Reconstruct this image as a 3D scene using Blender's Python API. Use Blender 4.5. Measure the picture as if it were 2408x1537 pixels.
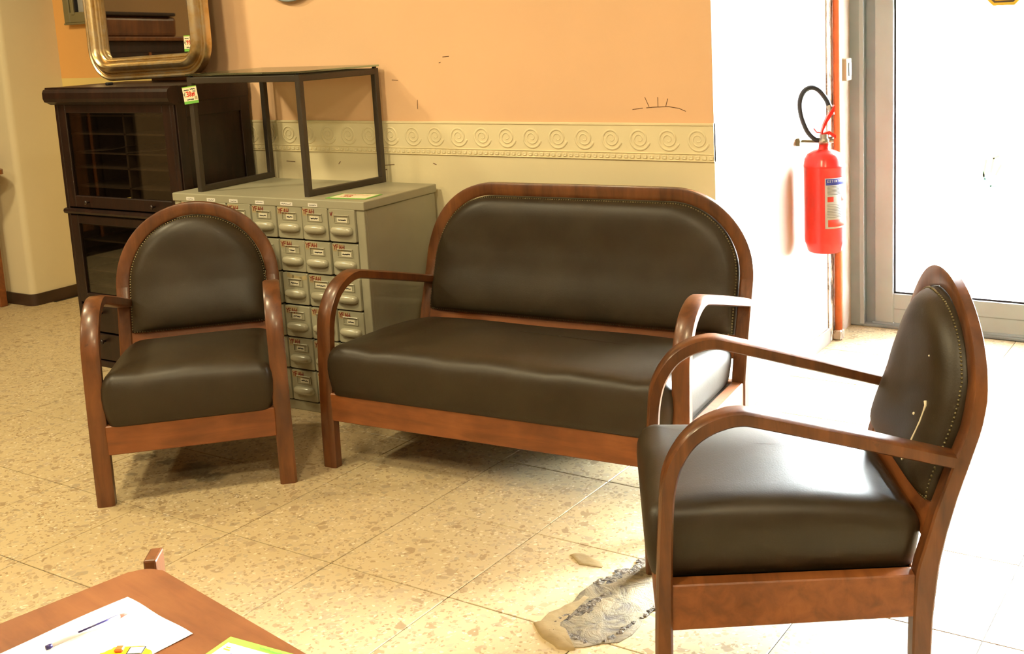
import bpy, bmesh, math, random
from mathutils import Vector, Matrix
random.seed(7)
PI = math.pi
sc = bpy.context.scene
COL = sc.collection
for o in list(bpy.data.objects):
    bpy.data.objects.remove(o, do_unlink=True)

# ------------------------------------------------------------------ camera
cd = bpy.data.cameras.new('camera'); cam = bpy.data.objects.new('camera', cd); COL.objects.link(cam)
RT, UP, FW = (0.851024, 0.522912, -0.048176), (-0.048985, 0.170392, 0.984158), (-0.522836, 0.835182, -0.170623)
cam.matrix_world = Matrix(((RT[0], UP[0], -FW[0], 0), (RT[1], UP[1], -FW[1], 0), (RT[2], UP[2], -FW[2], 1.4584), (0, 0, 0, 1)))
cd.sensor_fit = 'HORIZONTAL'; cd.sensor_width = 36
cd.lens = 2688.04 / 2408 * 36
cd.shift_x = (1204 - 1317.46) / 2408; cd.shift_y = (506.79 - 768.5) / 2408
cd.clip_start = .05; cd.clip_end = 200
sc.camera = cam
# ------------------------------------------------------------------ world, exposure
w = bpy.data.worlds.new('overcast_sky'); sc.world = w; w.use_nodes = True
bg = w.node_tree.nodes['Background']; bg.inputs[0].default_value = (.93, .97, 1, 1); bg.inputs[1].default_value = 190.0
sc.view_settings.view_transform = 'Standard'; sc.view_settings.look = 'None'
sc.view_settings.gamma = 1; sc.view_settings.use_curve_mapping = False
sc.view_settings.exposure = 0.08
LAMP_COL = (1, .83, .49); LAMP_W = 48

# ------------------------------------------------------------------ materials
def new_mat(name):
    m = bpy.data.materials.new(name); m.use_nodes = True
    nt = m.node_tree; b = nt.nodes['Principled BSDF']
    return m, nt, b
def N(nt, t, **kw):
    n = nt.nodes.new(t)
    for k, v in kw.items():
        if hasattr(n, k): setattr(n, k, v)
        else: n.inputs[k.replace('_', ' ')].default_value = v
    return n
def ramp(nt, src, stops):
    r = nt.nodes.new('ShaderNodeValToRGB'); e = r.color_ramp.elements
    while len(e) < len(stops): e.new(.5)
    for i, (p, c) in enumerate(stops): e[i].position = p; e[i].color = (*c, 1) if len(c) == 3 else c
    nt.links.new(src, r.inputs[0]); return r
def coords(nt, kind='Object', scale=(1, 1, 1)):
    if kind == 'World': src = nt.nodes.new('ShaderNodeNewGeometry').outputs['Position']
    else: src = nt.nodes.new('ShaderNodeTexCoord').outputs[kind]
    mp = nt.nodes.new('ShaderNodeMapping'); mp.inputs['Scale'].default_value = scale
    nt.links.new(src, mp.inputs[0]); return mp.outputs[0]
def mixc(nt, fac, a, b):
    m = nt.nodes.new('ShaderNodeMix'); m.data_type = 'RGBA'
    for s, v in ((m.inputs['Factor'], fac), (m.inputs['A'], a), (m.inputs['B'], b)):
        if isinstance(v, (int, float)): s.default_value = v
        elif isinstance(v, tuple): s.default_value = (*v, 1) if len(v) == 3 else v
        else: nt.links.new(v, s)
    return m.outputs['Result']
def bump(nt, b, h, strength, dist=.01):
    n = nt.nodes.new('ShaderNodeBump'); n.inputs['Strength'].default_value = strength; n.inputs['Distance'].default_value = dist
    nt.links.new(h, n.inputs['Height']); nt.links.new(n.outputs[0], b.inputs['Normal'])
def simple(name, col, rough=.5, metal=0., var=.12, scale=6., coat=0., bmp=0., kind='Object', stretch=(1, 1, 1)):
    m, nt, b = new_mat(name)
    n = N(nt, 'ShaderNodeTexNoise', Scale=scale, Detail=4.0); nt.links.new(coords(nt, kind, stretch), n.inputs['Vector'])
    lo = tuple(c * (1 - var) for c in col); hi = tuple(min(1, c * (1 + var)) for c in col)
    r = ramp(nt, n.outputs['Fac'], [(.3, lo), (.7, hi)]); nt.links.new(r.outputs[0], b.inputs['Base Color'])
    b.inputs['Roughness'].default_value = rough; b.inputs['Metallic'].default_value = metal
    b.inputs['Coat Weight'].default_value = coat; b.inputs['Coat Roughness'].default_value = .15
    if bmp: bump(nt, b, n.outputs['Fac'], bmp)
    return m
def wood(name, dark, mid, light, rough=.38, coat=.25, stretch=(9, 9, 1.2), scale=3.0, wear=None):
    m, nt, b = new_mat(name)
    v = coords(nt, 'Object', stretch)
    n = N(nt, 'ShaderNodeTexNoise', Scale=scale, Detail=6.0, Roughness=.6, Distortion=.6); nt.links.new(v, n.inputs['Vector'])
    r = ramp(nt, n.outputs['Fac'], [(.25, dark), (.5, mid), (.78, light)])
    n2 = N(nt, 'ShaderNodeTexNoise', Scale=7.0, Detail=3.0); nt.links.new(coords(nt), n2.inputs['Vector'])
    r2 = ramp(nt, n2.outputs['Fac'], [(.35, (.72, .68, .66)), (.65, (1, 1, 1))])
    mul = nt.nodes.new('ShaderNodeMix'); mul.data_type = 'RGBA'; mul.blend_type = 'MULTIPLY'; mul.inputs['Factor'].default_value = 1
    nt.links.new(r.outputs[0], mul.inputs['A']); nt.links.new(r2.outputs[0], mul.inputs['B'])
    out = mul.outputs['Result']
    if wear:
        n3 = N(nt, 'ShaderNodeTexNoise', Scale=26.0, Detail=3.0); nt.links.new(coords(nt), n3.inputs['Vector'])
        r3 = ramp(nt, n3.outputs['Fac'], [(.70, (0, 0, 0)), (.78, (1, 1, 1))])
        out = mixc(nt, r3.outputs[0], out, wear)
    nt.links.new(out, b.inputs['Base Color'])
    b.inputs['Roughness'].default_value = rough; b.inputs['Coat Weight'].default_value = coat; b.inputs['Coat Roughness'].default_value = .18
    bump(nt, b, n.outputs['Fac'], .05)
    return m
M = {}
M['wood'] = wood('red_brown_varnished_wood', (.066, .022, .006), (.145, .049, .013), (.225, .081, .022), wear=(.055, .02, .009))
M['woodrail'] = wood('red_brown_rail_wood', (.16, .050, .013), (.25, .080, .020), (.33, .112, .030), stretch=(1.2, 9, 9), rough=.45, coat=.1)
M['darkwood'] = wood('dark_mahogany', (.008, .0026, .0015), (.017, .0056, .003), (.034, .011, .0055), rough=.42, coat=.05)
M['blackwood'] = simple('bookcase_inside', (.006, .005, .004), .6)
M['shelfwood'] = simple('bookcase_shelf', (.05, .028, .014), .55)
M['tablewood'] = wood('orange_brown_table_top', (.17, .056, .017), (.225, .080, .025), (.27, .102, .034), stretch=(1.5, 9, 9), rough=.4, coat=.1)
# leather
m, nt, b = new_mat('olive_brown_leatherette')
n = N(nt, 'ShaderNodeTexNoise', Scale=5.0, Detail=4.0); nt.links.new(coords(nt), n.inputs['Vector'])
r = ramp(nt, n.outputs['Fac'], [(.3, (.023, .0155, .0072)), (.7, (.037, .026, .0125))]); nt.links.new(r.outputs[0], b.inputs['Base Color'])
n2 = N(nt, 'ShaderNodeTexNoise', Scale=260.0, Detail=2.0); nt.links.new(coords(nt), n2.inputs['Vector'])
r2 = ramp(nt, n.outputs['Fac'], [(.3, (.38, .38, .38)), (.7, (.48, .48, .48))]); nt.links.new(r2.outputs[0], b.inputs['Roughness'])
b.inputs['Specular IOR Level'].default_value = .38
bump(nt, b, n2.outputs['Fac'], .12, .002); M['leather'] = m
M['tear'] = simple('exposed_white_stuffing', (.75, .68, .52), .9, var=.1, scale=60)
M['nail'] = simple('tarnished_brass_nail', (.13, .108, .055), .35, .75, var=.3, scale=90)
# terrazzo
def terrazzo(name, dark=False):
    m, nt, b = new_mat(name)
    L = nt.links.new
    p = coords(nt, 'World')
    dn = N(nt, 'ShaderNodeTexNoise', Scale=22.0, Detail=2.0); L(p, dn.inputs['Vector'])
    ad = nt.nodes.new('ShaderNodeMix'); ad.data_type = 'VECTOR'; ad.inputs['Factor'].default_value = .022
    L(p, ad.inputs['A']); L(dn.outputs['Color'], ad.inputs['B']); pv = ad.outputs['Result']
    big = N(nt, 'ShaderNodeTexNoise', Scale=1.3, Detail=3.0); L(p, big.inputs['Vector'])
    base = ramp(nt, big.outputs['Fac'], [(.3, (.51, .400, .225)), (.7, (.60, .480, .285))]).outputs[0]
    for sc_, thr, edge, cols in ((62., .66, .10, ((.35, .25, .135), (.43, .335, .205), (.48, .38, .24), (.38, .31, .21))),
                                 (34., .82, .10, ((.32, .22, .115), (.40, .30, .18), (.47, .365, .235), (.35, .28, .18))),
                                 (120., .74, .06, ((.42, .29, .15), (.30, .2, .1), (.78, .68, .50), (.5, .38, .22)))):
        ve = N(nt, 'ShaderNodeTexVoronoi', feature='DISTANCE_TO_EDGE', Scale=sc_); L(pv, ve.inputs['Vector'])
        vc = N(nt, 'ShaderNodeTexVoronoi', feature='F1', Scale=sc_); L(pv, vc.inputs['Vector'])
        sep = nt.nodes.new('ShaderNodeSeparateColor'); L(vc.outputs['Color'], sep.inputs[0])
        a = ramp(nt, ve.outputs['Distance'], [(edge, (0, 0, 0)), (edge + .04, (1, 1, 1))]).outputs[0]
        c = ramp(nt, sep.outputs[0], [(thr, (0, 0, 0)), (thr + .01, (1, 1, 1))]).outputs[0]
        mm = nt.nodes.new('ShaderNodeMath'); mm.operation = 'MULTIPLY'; L(a, mm.inputs[0]); L(c, mm.inputs[1])
        cc = ramp(nt, sep.outputs[1], [(0, cols[0]), (.4, cols[1]), (.7, cols[2]), (1, cols[3])]).outputs[0]
        m8 = nt.nodes.new('ShaderNodeMath'); m8.operation = 'MULTIPLY'; m8.inputs[1].default_value = .85; L(mm.outputs[0], m8.inputs[0])
        base = mixc(nt, m8.outputs[0], base, cc)
    # dark stains under the left chair, part of its shadow painted in with them
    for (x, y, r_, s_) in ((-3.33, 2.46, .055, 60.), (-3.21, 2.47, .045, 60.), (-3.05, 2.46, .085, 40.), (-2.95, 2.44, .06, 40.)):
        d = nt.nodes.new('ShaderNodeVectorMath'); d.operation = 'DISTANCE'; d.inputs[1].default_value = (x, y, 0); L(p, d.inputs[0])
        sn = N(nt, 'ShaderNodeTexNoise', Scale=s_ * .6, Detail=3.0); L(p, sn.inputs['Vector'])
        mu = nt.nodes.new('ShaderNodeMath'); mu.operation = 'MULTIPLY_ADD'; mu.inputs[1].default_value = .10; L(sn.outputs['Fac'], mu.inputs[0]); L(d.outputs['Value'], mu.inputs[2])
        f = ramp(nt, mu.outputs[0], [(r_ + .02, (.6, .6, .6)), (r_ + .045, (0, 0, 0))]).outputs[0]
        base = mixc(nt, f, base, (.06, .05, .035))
    L(base, b.inputs['Base Color'])
    b.inputs['Roughness'].default_value = .42; b.inputs['Specular IOR Level'].default_value = .4
    return m
M['tile'] = terrazzo('cream_terrazzo')
M['grout'] = simple('dark_tile_joint', (.05, .036, .02), .9, kind='World')
# cement repair
m, nt, b = new_mat('rough_cement_repair')
p = coords(nt, 'World')
n = N(nt, 'ShaderNodeTexNoise', Scale=14.0, Detail=8.0, Roughness=.7, Distortion=1.2); nt.links.new(p, n.inputs['Vector'])
r = ramp(nt, n.outputs['Fac'], [(.36, (.06, .045, .028)), (.46, (.17, .13, .07)), (.6, (.27, .21, .115)), (.75, (.36, .30, .19))])
nt.links.new(r.outputs[0], b.inputs['Base Color']); b.inputs['Roughness'].default_value = .8; bump(nt, b, n.outputs['Fac'], .8, .01); M['cement'] = m
M['cement2'] = simple('smooth_mortar_smear', (.30, .215, .10), .75, var=.15, scale=20, kind='World', bmp=.3)
M['cementdark'] = simple('broken_dark_cement', (.11, .085, .055), .9, var=.85, scale=90, kind='World', bmp=1.0)
# walls
def wall_paint(name, top, low, zsplit, marks=True, dirt=(.35, .22, .12)):
    m, nt, b = new_mat(name); L = nt.links.new
    p = coords(nt, 'World')
    sx = nt.nodes.new('ShaderNodeSeparateXYZ'); L(p, sx.inputs[0])
    n = N(nt, 'ShaderNodeTexNoise', Scale=2.5, Detail=4.0); L(p, n.inputs['Vector'])
    t = ramp(nt, n.outputs['Fac'], [(.3, tuple(c * .95 for c in top)), (.7, top)]).outputs[0]
    lo = ramp(nt, n.outputs['Fac'], [(.3, tuple(c * .95 for c in low)), (.7, low)]).outputs[0]
    g = nt.nodes.new('ShaderNodeMath'); g.operation = 'GREATER_THAN'; g.inputs[1].default_value = zsplit; L(sx.outputs[2], g.inputs[0])
    col = mixc(nt, g.outputs[0], lo, t)
    if marks:
        k = N(nt, 'ShaderNodeTexNoise', Scale=9.0, Detail=2.0); L(coords(nt, 'World', (1, 1, 3)), k.inputs['Vector'])
        v = N(nt, 'ShaderNodeTexVoronoi', feature='F1', Scale=5.0); L(p, v.inputs['Vector'])
        a = ramp(nt, v.outputs['Distance'], [(.035, (.8, .8, .8)), (.06, (0, 0, 0))]).outputs[0]
        c = ramp(nt, k.outputs['Fac'], [(.52, (0, 0, 0)), (.58, (1, 1, 1))]).outputs[0]
        mm = nt.nodes.new('ShaderNodeMath'); mm.operation = 'MULTIPLY'; L(a, mm.inputs[0]); L(c, mm.inputs[1])
        col = mixc(nt, mm.outputs[0], col, dirt)
    L(col, b.inputs['Base Color']); b.inputs['Roughness'].default_value = .75
    n2 = N(nt, 'ShaderNodeTexNoise', Scale=60.0, Detail=3.0); L(p, n2.inputs['Vector']); bump(nt, b, n2.outputs['Fac'], .08, .004)
    return m
PINK = (.94, .61, .36); CREAM = (.90, .80, .52)
M['wallback'] = wall_paint('peach_over_cream_wall_paint', PINK, CREAM, 1.0816)
M['wallalcove'] = wall_paint('orange_over_yellow_wall_paint', (.78, .42, .13), (.76, .60, .22), 1.253, False)
M['wallside'] = wall_paint('pale_peach_wall_paint', (.86, .70, .58), (.86, .70, .58), 5)
M['pillar'] = wall_paint('yellowed_cream_wall_paint', (.72, .63, .42), (.72, .63, .42), 9)
M['roomwall'] = wall_paint('ochre_room_wall_paint', (.38, .24, .12), (.38, .26, .14), 1.2, False)
M['ceil'] = simple('white_ceiling_paint', (.52, .47, .38), .9, var=.05)
M['border'] = simple('cream_embossed_border', CREAM, .7, var=.04, scale=3)
M['brownbase'] = simple('dark_brown_baseboard', (.045, .022, .012), .45, var=.3)
M['greybase'] = simple('grey_stone_baseboard', (.30, .25, .21), .5, var=.2)
M['scuff'] = simple('dark_scuff', (.16, .07, .03), .9)
M['alu'] = simple('white_aluminium', (.68, .79, .88), .4, .0, var=.05)
M['alugrey'] = simple('grey_aluminium', (.43, .52, .585), .45, .0, var=.08)
M['gasket'] = simple('black_rubber_gasket', (.008, .008, .012), .6)
M['orange'] = simple('orange_pipe_paint', (.75, .17, .05), .45, var=.15, scale=20)
m, nt, b = new_mat('peeling_plaster')
n = N(nt, 'ShaderNodeTexNoise', Scale=18.0, Detail=7.0, Roughness=.7); nt.links.new(coords(nt, 'World', (1, 1, .5)), n.inputs['Vector'])
r = ramp(nt, n.outputs['Fac'], [(.38, (.09, .05, .03)), (.45, (.40, .28, .18)), (.5, (.74, .64, .50)), (.7, (.8, .66, .56))]); nt.links.new(r.outputs[0], b.inputs['Base Color'])
b.inputs['Roughness'].default_value = .9; bump(nt, b, n.outputs['Fac'], .8, .02); M['peel'] = m
M['creamplastic'] = simple('cream_plastic', (.66, .60, .44), .45, var=.05)
M['filemetal'] = simple('grey_green_enamelled_steel', (.36, .345, .245), .42, .0, var=.06, scale=4)
M['filehandle'] = simple('grey_green_handle_enamel', (.42, .40, .29), .25, .0, var=.05, coat=.4)
M['fileshadow'] = simple('painted_slot_shade', (.012, .011, .009), .8)
M['paper'] = simple('white_paper', (.80, .78, .72), .8, var=.03)
M['label'] = simple('pale_label_card', (.72, .68, .52), .8, var=.05, scale=20)
M['tape'] = simple('yellowed_sticky_tape', (.44, .36, .19), .5, var=.15, scale=20)
M['redink'] = simple('red_marker_ink', (.22, .012, .010), .6)
M['orangered'] = simple('bright_red_ink', (.75, .05, .02), .6)
M['blackink'] = simple('black_ink', (.02, .02, .025), .7)
M['greyink'] = simple('grey_print', (.22, .21, .19), .8)
M['blueink'] = simple('blue_print', (.03, .04, .30), .6)
M['green'] = simple('bright_green_card', (.16, .48, .07), .6, var=.06)
M['lime'] = simple('lime_green_card', (.24, .62, .05), .6, var=.06)
M['cardcream'] = simple('pale_price_card', (.85, .78, .55), .7, var=.04)
M['framemetal'] = simple('dark_grey_brown_steel', (.062, .050, .038), .42, .35, var=.15)
M['red'] = simple('glossy_red_paint', (.68, .018, .012), .28, var=.05, coat=.5)
M['rubber'] = simple('black_rubber_hose', (.012, .014, .018), .4)
M['chrome'] = simple('brass_chrome_valve', (.55, .50, .42), .3, .9)
M['yellow'] = simple('yellow_plastic', (.90, .58, .02), .35, var=.05)
M['plastic_blue'] = simple('dark_blue_plastic', (.03, .02, .12), .3)
M['plastic_pink'] = simple('pink_plastic_tip', (.65, .30, .28), .4)
M['clear'] = simple('clear_pale_plastic', (.75, .72, .80), .2)
M['orangeplastic'] = simple('orange_button', (.85, .16, .03), .4)
M['oliveframe'] = simple('olive_grey_window_frame', (.20, .17, .08), .5, var=.1)
M['greyglass'] = simple('dusty_grey_pane', (.34, .34, .33), .25, var=.2, scale=2)
M['lampwhite'] = simple('white_lamp_metal', (.8, .78, .72), .5)
M['pavement'] = simple('pale_concrete_pavement', (.62, .60, .57), .85, var=.08, kind='World')
M['facade'] = simple('pale_stucco_facade', (.75, .72, .68), .9, var=.05, kind='World')
# gilded frame
m, nt, b = new_mat('worn_gilt')
n = N(nt, 'ShaderNodeTexNoise', Scale=16.0, Detail=6.0, Roughness=.65); nt.links.new(coords(nt, 'Object', (1, 1, 1)), n.inputs['Vector'])
r = ramp(nt, n.outputs['Fac'], [(.3, (.56, .38, .15)), (.5, (.68, .53, .29)), (.7, (.68, .62, .49))]); nt.links.new(r.outputs[0], b.inputs['Base Color'])
b.inputs['Metallic'].default_value = .95; b.inputs['Roughness'].default_value = .31; bump(nt, b, n.outputs['Fac'], .15, .004); M['gilt'] = m
m, nt, b = new_mat('mirror_silver'); b.inputs['Base Color'].default_value = (.62, .60, .55, 1); b.inputs['Metallic'].default_value = 1; b.inputs['Roughness'].default_value = .02; M['mirror'] = m
def glass(name, tint, refl=.9):
    m = bpy.data.materials.new(name); m.use_nodes = True; nt = m.node_tree; nt.nodes.clear()
    o = nt.nodes.new('ShaderNodeOutputMaterial'); mx = nt.nodes.new('ShaderNodeMixShader')
    t = nt.nodes.new('ShaderNodeBsdfTransparent'); t.inputs[0].default_value = (*tint, 1)
    g = nt.nodes.new('ShaderNodeBsdfGlossy'); g.inputs['Roughness'].default_value = .02
    f = nt.nodes.new('ShaderNodeFresnel'); f.inputs['IOR'].default_value = 1.45
    k = nt.nodes.new('ShaderNodeMath'); k.operation = 'MULTIPLY'; k.inputs[1].default_value = refl; nt.links.new(f.outputs[0], k.inputs[0])
    nt.links.new(k.outputs[0], mx.inputs[0]); nt.links.new(t.outputs[0], mx.inputs[1]); nt.links.new(g.outputs[0], mx.inputs[2]); nt.links.new(mx.outputs[0], o.inputs[0])
    return m
M['glass'] = glass('clear_window_glass', (.96, .98, .97)); M['glasscase'] = glass('old_cabinet_glass', (.80, .80, .78), .3)
M['glasstop'] = glass('green_tinted_glass', (.72, .86, .80))
m, nt, b = new_mat('lamp_diffuser'); b.inputs['Base Color'].default_value = (.9, .85, .7, 1)
b.inputs['Emission Color'].default_value = (*LAMP_COL, 1); b.inputs['Emission Strength'].default_value = 6; M['diffuser'] = m
def sticker_mat(name, col, tl=.02):
    m, nt, b = new_mat(name); b.inputs['Base Color'].default_value = (*col, 1); b.inputs['Roughness'].default_value = .6
    tr = nt.nodes.new('ShaderNodeBsdfTranslucent'); tr.inputs[0].default_value = (*col, 1)
    mx = nt.nodes.new('ShaderNodeMixShader'); mx.inputs[0].default_value = tl
    o = nt.nodes['Material Output']; nt.links.new(b.outputs[0], mx.inputs[1]); nt.links.new(tr.outputs[0], mx.inputs[2]); nt.links.new(mx.outputs[0], o.inputs[0]); return m
M['st_yellow'] = sticker_mat('yellow_sticker', (.9, .62, .05)); M['st_black'] = sticker_mat('black_sticker', (.05, .03, .01)); M['st_white'] = sticker_mat('white_sticker', (.95, .95, .95), .6); M['st_red'] = sticker_mat('red_sticker', (.7, .2, .1))
M['st_pale'] = sticker_mat('pale_sticker', (.85, .82, .4), .6); M['st_green'] = sticker_mat('green_sticker', (.4, .8, .6), .6)

# ------------------------------------------------------------------ geometry helpers
def obj(name, bm, mat, parent=None, smooth=False, kind=None):
    me = bpy.data.meshes.new(name)
    bmesh.ops.recalc_face_normals(bm, faces=bm.faces[:])
    bm.to_mesh(me); bm.free()
    for x in (mat if isinstance(mat, (list, tuple)) else [mat]): me.materials.append(M[x])
    if smooth:
        for p in me.polygons: p.use_smooth = True
        if smooth == 'auto': me.set_sharp_from_angle(angle=math.radians(35))
    o = bpy.data.objects.new(name, me); COL.objects.link(o)
    if parent: o.parent = parent
    if kind: o['kind'] = kind
    return o
def share(src, parent, loc=(0, 0, 0), rot=None, name=None):
    o = bpy.data.objects.new(name or src.name.split('.')[0], src.data); COL.objects.link(o)
    o.parent = parent; o.location = loc
    if rot: o.rotation_euler = rot
    return o
def thing(name, label, cat, loc=(0, 0, 0), rotz=0, group=None):
    o = bpy.data.objects.new(name, None); COL.objects.link(o); o.empty_display_size = .1
    o.location = loc; o.rotation_euler = (0, 0, rotz); o['label'] = label; o['category'] = cat
    if group: o['group'] = group
    return o
def tag(o, label, cat, group=None):
    o['label'] = label; o['category'] = cat
    if group: o['group'] = group
    return o
def struct(name, bm, mat, label, smooth=False):
    o = obj(name, bm, mat, None, smooth, 'structure'); o['label'] = label; o['category'] = name.split('_')[0]; return o
def BM(): return bmesh.new()
def box(bm, a, b, bev=0, mi=0, seg=1):
    r = bmesh.ops.create_cube(bm, size=1); vs = r['verts']
    c = [(a[i] + b[i]) / 2 for i in range(3)]; s = [abs(b[i] - a[i]) for i in range(3)]
    for v in vs: v.co = Vector([c[i] + v.co[i] * s[i] for i in range(3)])
    fs = {f for v in vs for f in v.link_faces}
    for f in fs: f.material_index = mi
    if bev:
        es = {e for v in vs for e in v.link_edges}
        bmesh.ops.bevel(bm, geom=list(es), offset=min(bev, .45 * min(s)), segments=seg, affect='EDGES', profile=.5)
    return bm
def bx(a, b, bev=0, seg=1): return box(BM(), a, b, bev, 0, seg)
def poly_prism(bm, pts, fn):      # pts 2d, fn(p, side)->3d ; side 0/1
    a = [bm.verts.new(fn(p, 0)) for p in pts]; b = [bm.verts.new(fn(p, 1)) for p in pts]; n = len(pts)
    bm.faces.new(a); bm.faces.new(b[::-1])
    for i in range(n): bm.faces.new((a[i], b[i], b[(i + 1) % n], a[(i + 1) % n]))
    return bm
def loft(bm, rings, closed=True, cap=True, loop=False):
    R = [[bm.verts.new(p) for p in ring] for ring in rings]; n = len(R[0])
    seq = list(zip(R, R[1:])) + ([(R[-1], R[0])] if loop else [])
    for A, B in seq:
        for i in range(n if closed else n - 1):
            j = (i + 1) % n
            try: bm.faces.new((A[i], A[j], B[j], B[i]))
            except ValueError: pass
    if cap and not loop:
        bm.faces.new(R[0][::-1]); bm.faces.new(R[-1])
    return bm
def tube(bm, pts, r, seg=8, loop=False):
    pts = [Vector(p) for p in pts]; rings = []; up = None
    for i, p in enumerate(pts):
        if loop: t = pts[(i + 1) % len(pts)] - pts[i - 1]
        else: t = pts[min(i + 1, len(pts) - 1)] - pts[max(i - 1, 0)]
        t.normalize()
        if up is None: up = Vector((0, 0, 1)) if abs(t.z) < .9 else Vector((1, 0, 0))
        s = t.cross(up).normalized(); up = s.cross(t).normalized()
        rr = r[i] if isinstance(r, (list, tuple)) else r
        rings.append([p + (s * math.cos(a) + up * math.sin(a)) * rr for a in [2 * PI * k / seg for k in range(seg)]])
    return loft(bm, rings, loop=loop)
def lathe(bm, prof, seg=32, c=(0, 0, 0)):
    rings = [[(c[0] + r * math.cos(a), c[1] + r * math.sin(a), c[2] + z) for a in [2 * PI * k / seg for k in range(seg)]] for r, z in prof]
    return loft(bm, rings)
def catmull(pts, n=4):
    out = []
    P = [Vector(p) for p in pts]
    for i in range(len(P) - 1):
        a, b, c, d = P[max(i - 1, 0)], P[i], P[i + 1], P[min(i + 2, len(P) - 1)]
        for k in range(n):
            t = k / n
            out.append(.5 * ((2 * b) + (c - a) * t + (2 * a - 5 * b + 4 * c - d) * t * t + (3 * b - 3 * c + d - a) * t ** 3))
    out.append(P[-1]); return out
def rrect(x0, x1, y0, y1, r, n=6):
    out = []
    for cx, cy, a0 in ((x1 - r, y0 + r, -PI / 2), (x1 - r, y1 - r, 0), (x0 + r, y1 - r, PI / 2), (x0 + r, y0 + r, PI)):
        for k in range(n + 1):
            a = a0 + PI / 2 * k / n; out.append((cx + r * math.cos(a), cy + r * math.sin(a)))
    return out
def interp(tab, z):
    if z <= tab[0][0]: return tab[0][1]
    for (a, va), (b, vb) in zip(tab, tab[1:]):
        if z <= b: return va + (vb - va) * (z - a) / (b - a)
    return tab[-1][1]
# strokes: flat ribbons, o origin, u/v in-plane axes, nrm offset
def strokes(bm, lines, o, u, v, nrm, width, off=.0006):
    o, u, v, nrm = Vector(o), Vector(u), Vector(v), Vector(nrm)
    for ln in lines:
        for (x0, y0), (x1, y1) in zip(ln, ln[1:]):
            d = Vector((x1 - x0, y1 - y0, 0))
            if d.length < 1e-7: continue
            d.normalize(); p = Vector((-d.y, d.x, 0)) * width / 2; e = d * width * .3
            q = [(x0 - e.x + p.x, y0 - e.y + p.y), (x1 + e.x + p.x, y1 + e.y + p.y), (x1 + e.x - p.x, y1 + e.y - p.y), (x0 - e.x - p.x, y0 - e.y - p.y)]
            bm.faces.new([bm.verts.new(o + u * a + v * b_ + nrm * off) for a, b_ in q])
    return bm
GL = {'Y': [[(0, 1), (.45, .55), (.9, 1)], [(.45, .55), (.35, 0)]], 'E': [[(.75, 1), (0, .95), (0, 0), (.8, .03)], [(0, .5), (.6, .55)]],
      'A': [[(0, 0), (.4, 1), (.8, 0)], [(.15, .4), (.68, .4)]], 'H': [[(.05, 1), (0, 0)], [(.75, 1), (.7, 0)], [(0, .5), (.72, .5)]],
      '3': [[(0, .95), (.6, 1), (.65, .7), (.25, .52), (.7, .35), (.6, 0), (0, .05)]], '8': [[(.35, .5), (.05, .75), (.35, 1), (.62, .75), (.35, .5), (0, .22), (.35, 0), (.68, .22), (.35, .5)]],
      '5': [[(.65, 1), (.1, 1), (.05, .55), (.5, .6), (.65, .3), (.4, 0), (0, .08)]], ',': [[(.15, .1), (.05, -.15)]],
      'e': [[(.7, .9), (.35, 1), (.1, .6), (.1, .4), (.35, 0), (.7, .1)], [(-.05, .6), (.5, .6)], [(-.05, .42), (.45, .42)]],
      '9': [[(.6, .7), (.3, .5), (.05, .75), (.3, 1), (.62, .8), (.55, .3), (.3, 0)]], '1': [[(.1, .8), (.35, 1), (.35, 0)]], '0': [[(.35, 0), (.05, .3), (.08, .75), (.38, 1), (.65, .7), (.6, .25), (.35, 0)]],
      'S': [[(.7, .9), (.3, 1), (.05, .75), (.6, .4), (.5, .05), (0, .08)]], 'T': [[(0, 1), (.8, 1)], [(.4, 1), (.4, 0)]], 'I': [[(.2, 0), (.2, 1)]], 'N': [[(0, 0), (0, 1), (.65, 0), (.65, 1)]],
      'O': [[(.35, 0), (.02, .3), (.05, .8), (.38, 1), (.7, .7), (.66, .25), (.35, 0)]], 'R': [[(0, 0), (0, 1), (.55, .95), (.6, .65), (0, .5), (.65, 0)]], 'P': [[(0, 0), (0, 1), (.6, .9), (.6, .6), (0, .48)]], ' ': []}
def text_lines(s, h, adv=.85, jit=0., x0=0, y0=0):
    out = []; x = x0
    for ch in s:
        for ln in GL.get(ch, []): out.append([(x + (a + random.uniform(-jit, jit)) * h * .8, y0 + (b_ + random.uniform(-jit, jit)) * h) for a, b_ in ln])
        x += h * adv * (.5 if ch in ', I' else 1)
    return out
def scribble(x0, x1, y, amp, n):
    return [[(x0 + (x1 - x0) * k / n, y + amp * random.uniform(-1, 1)) for k in range(n + 1)]]

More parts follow.
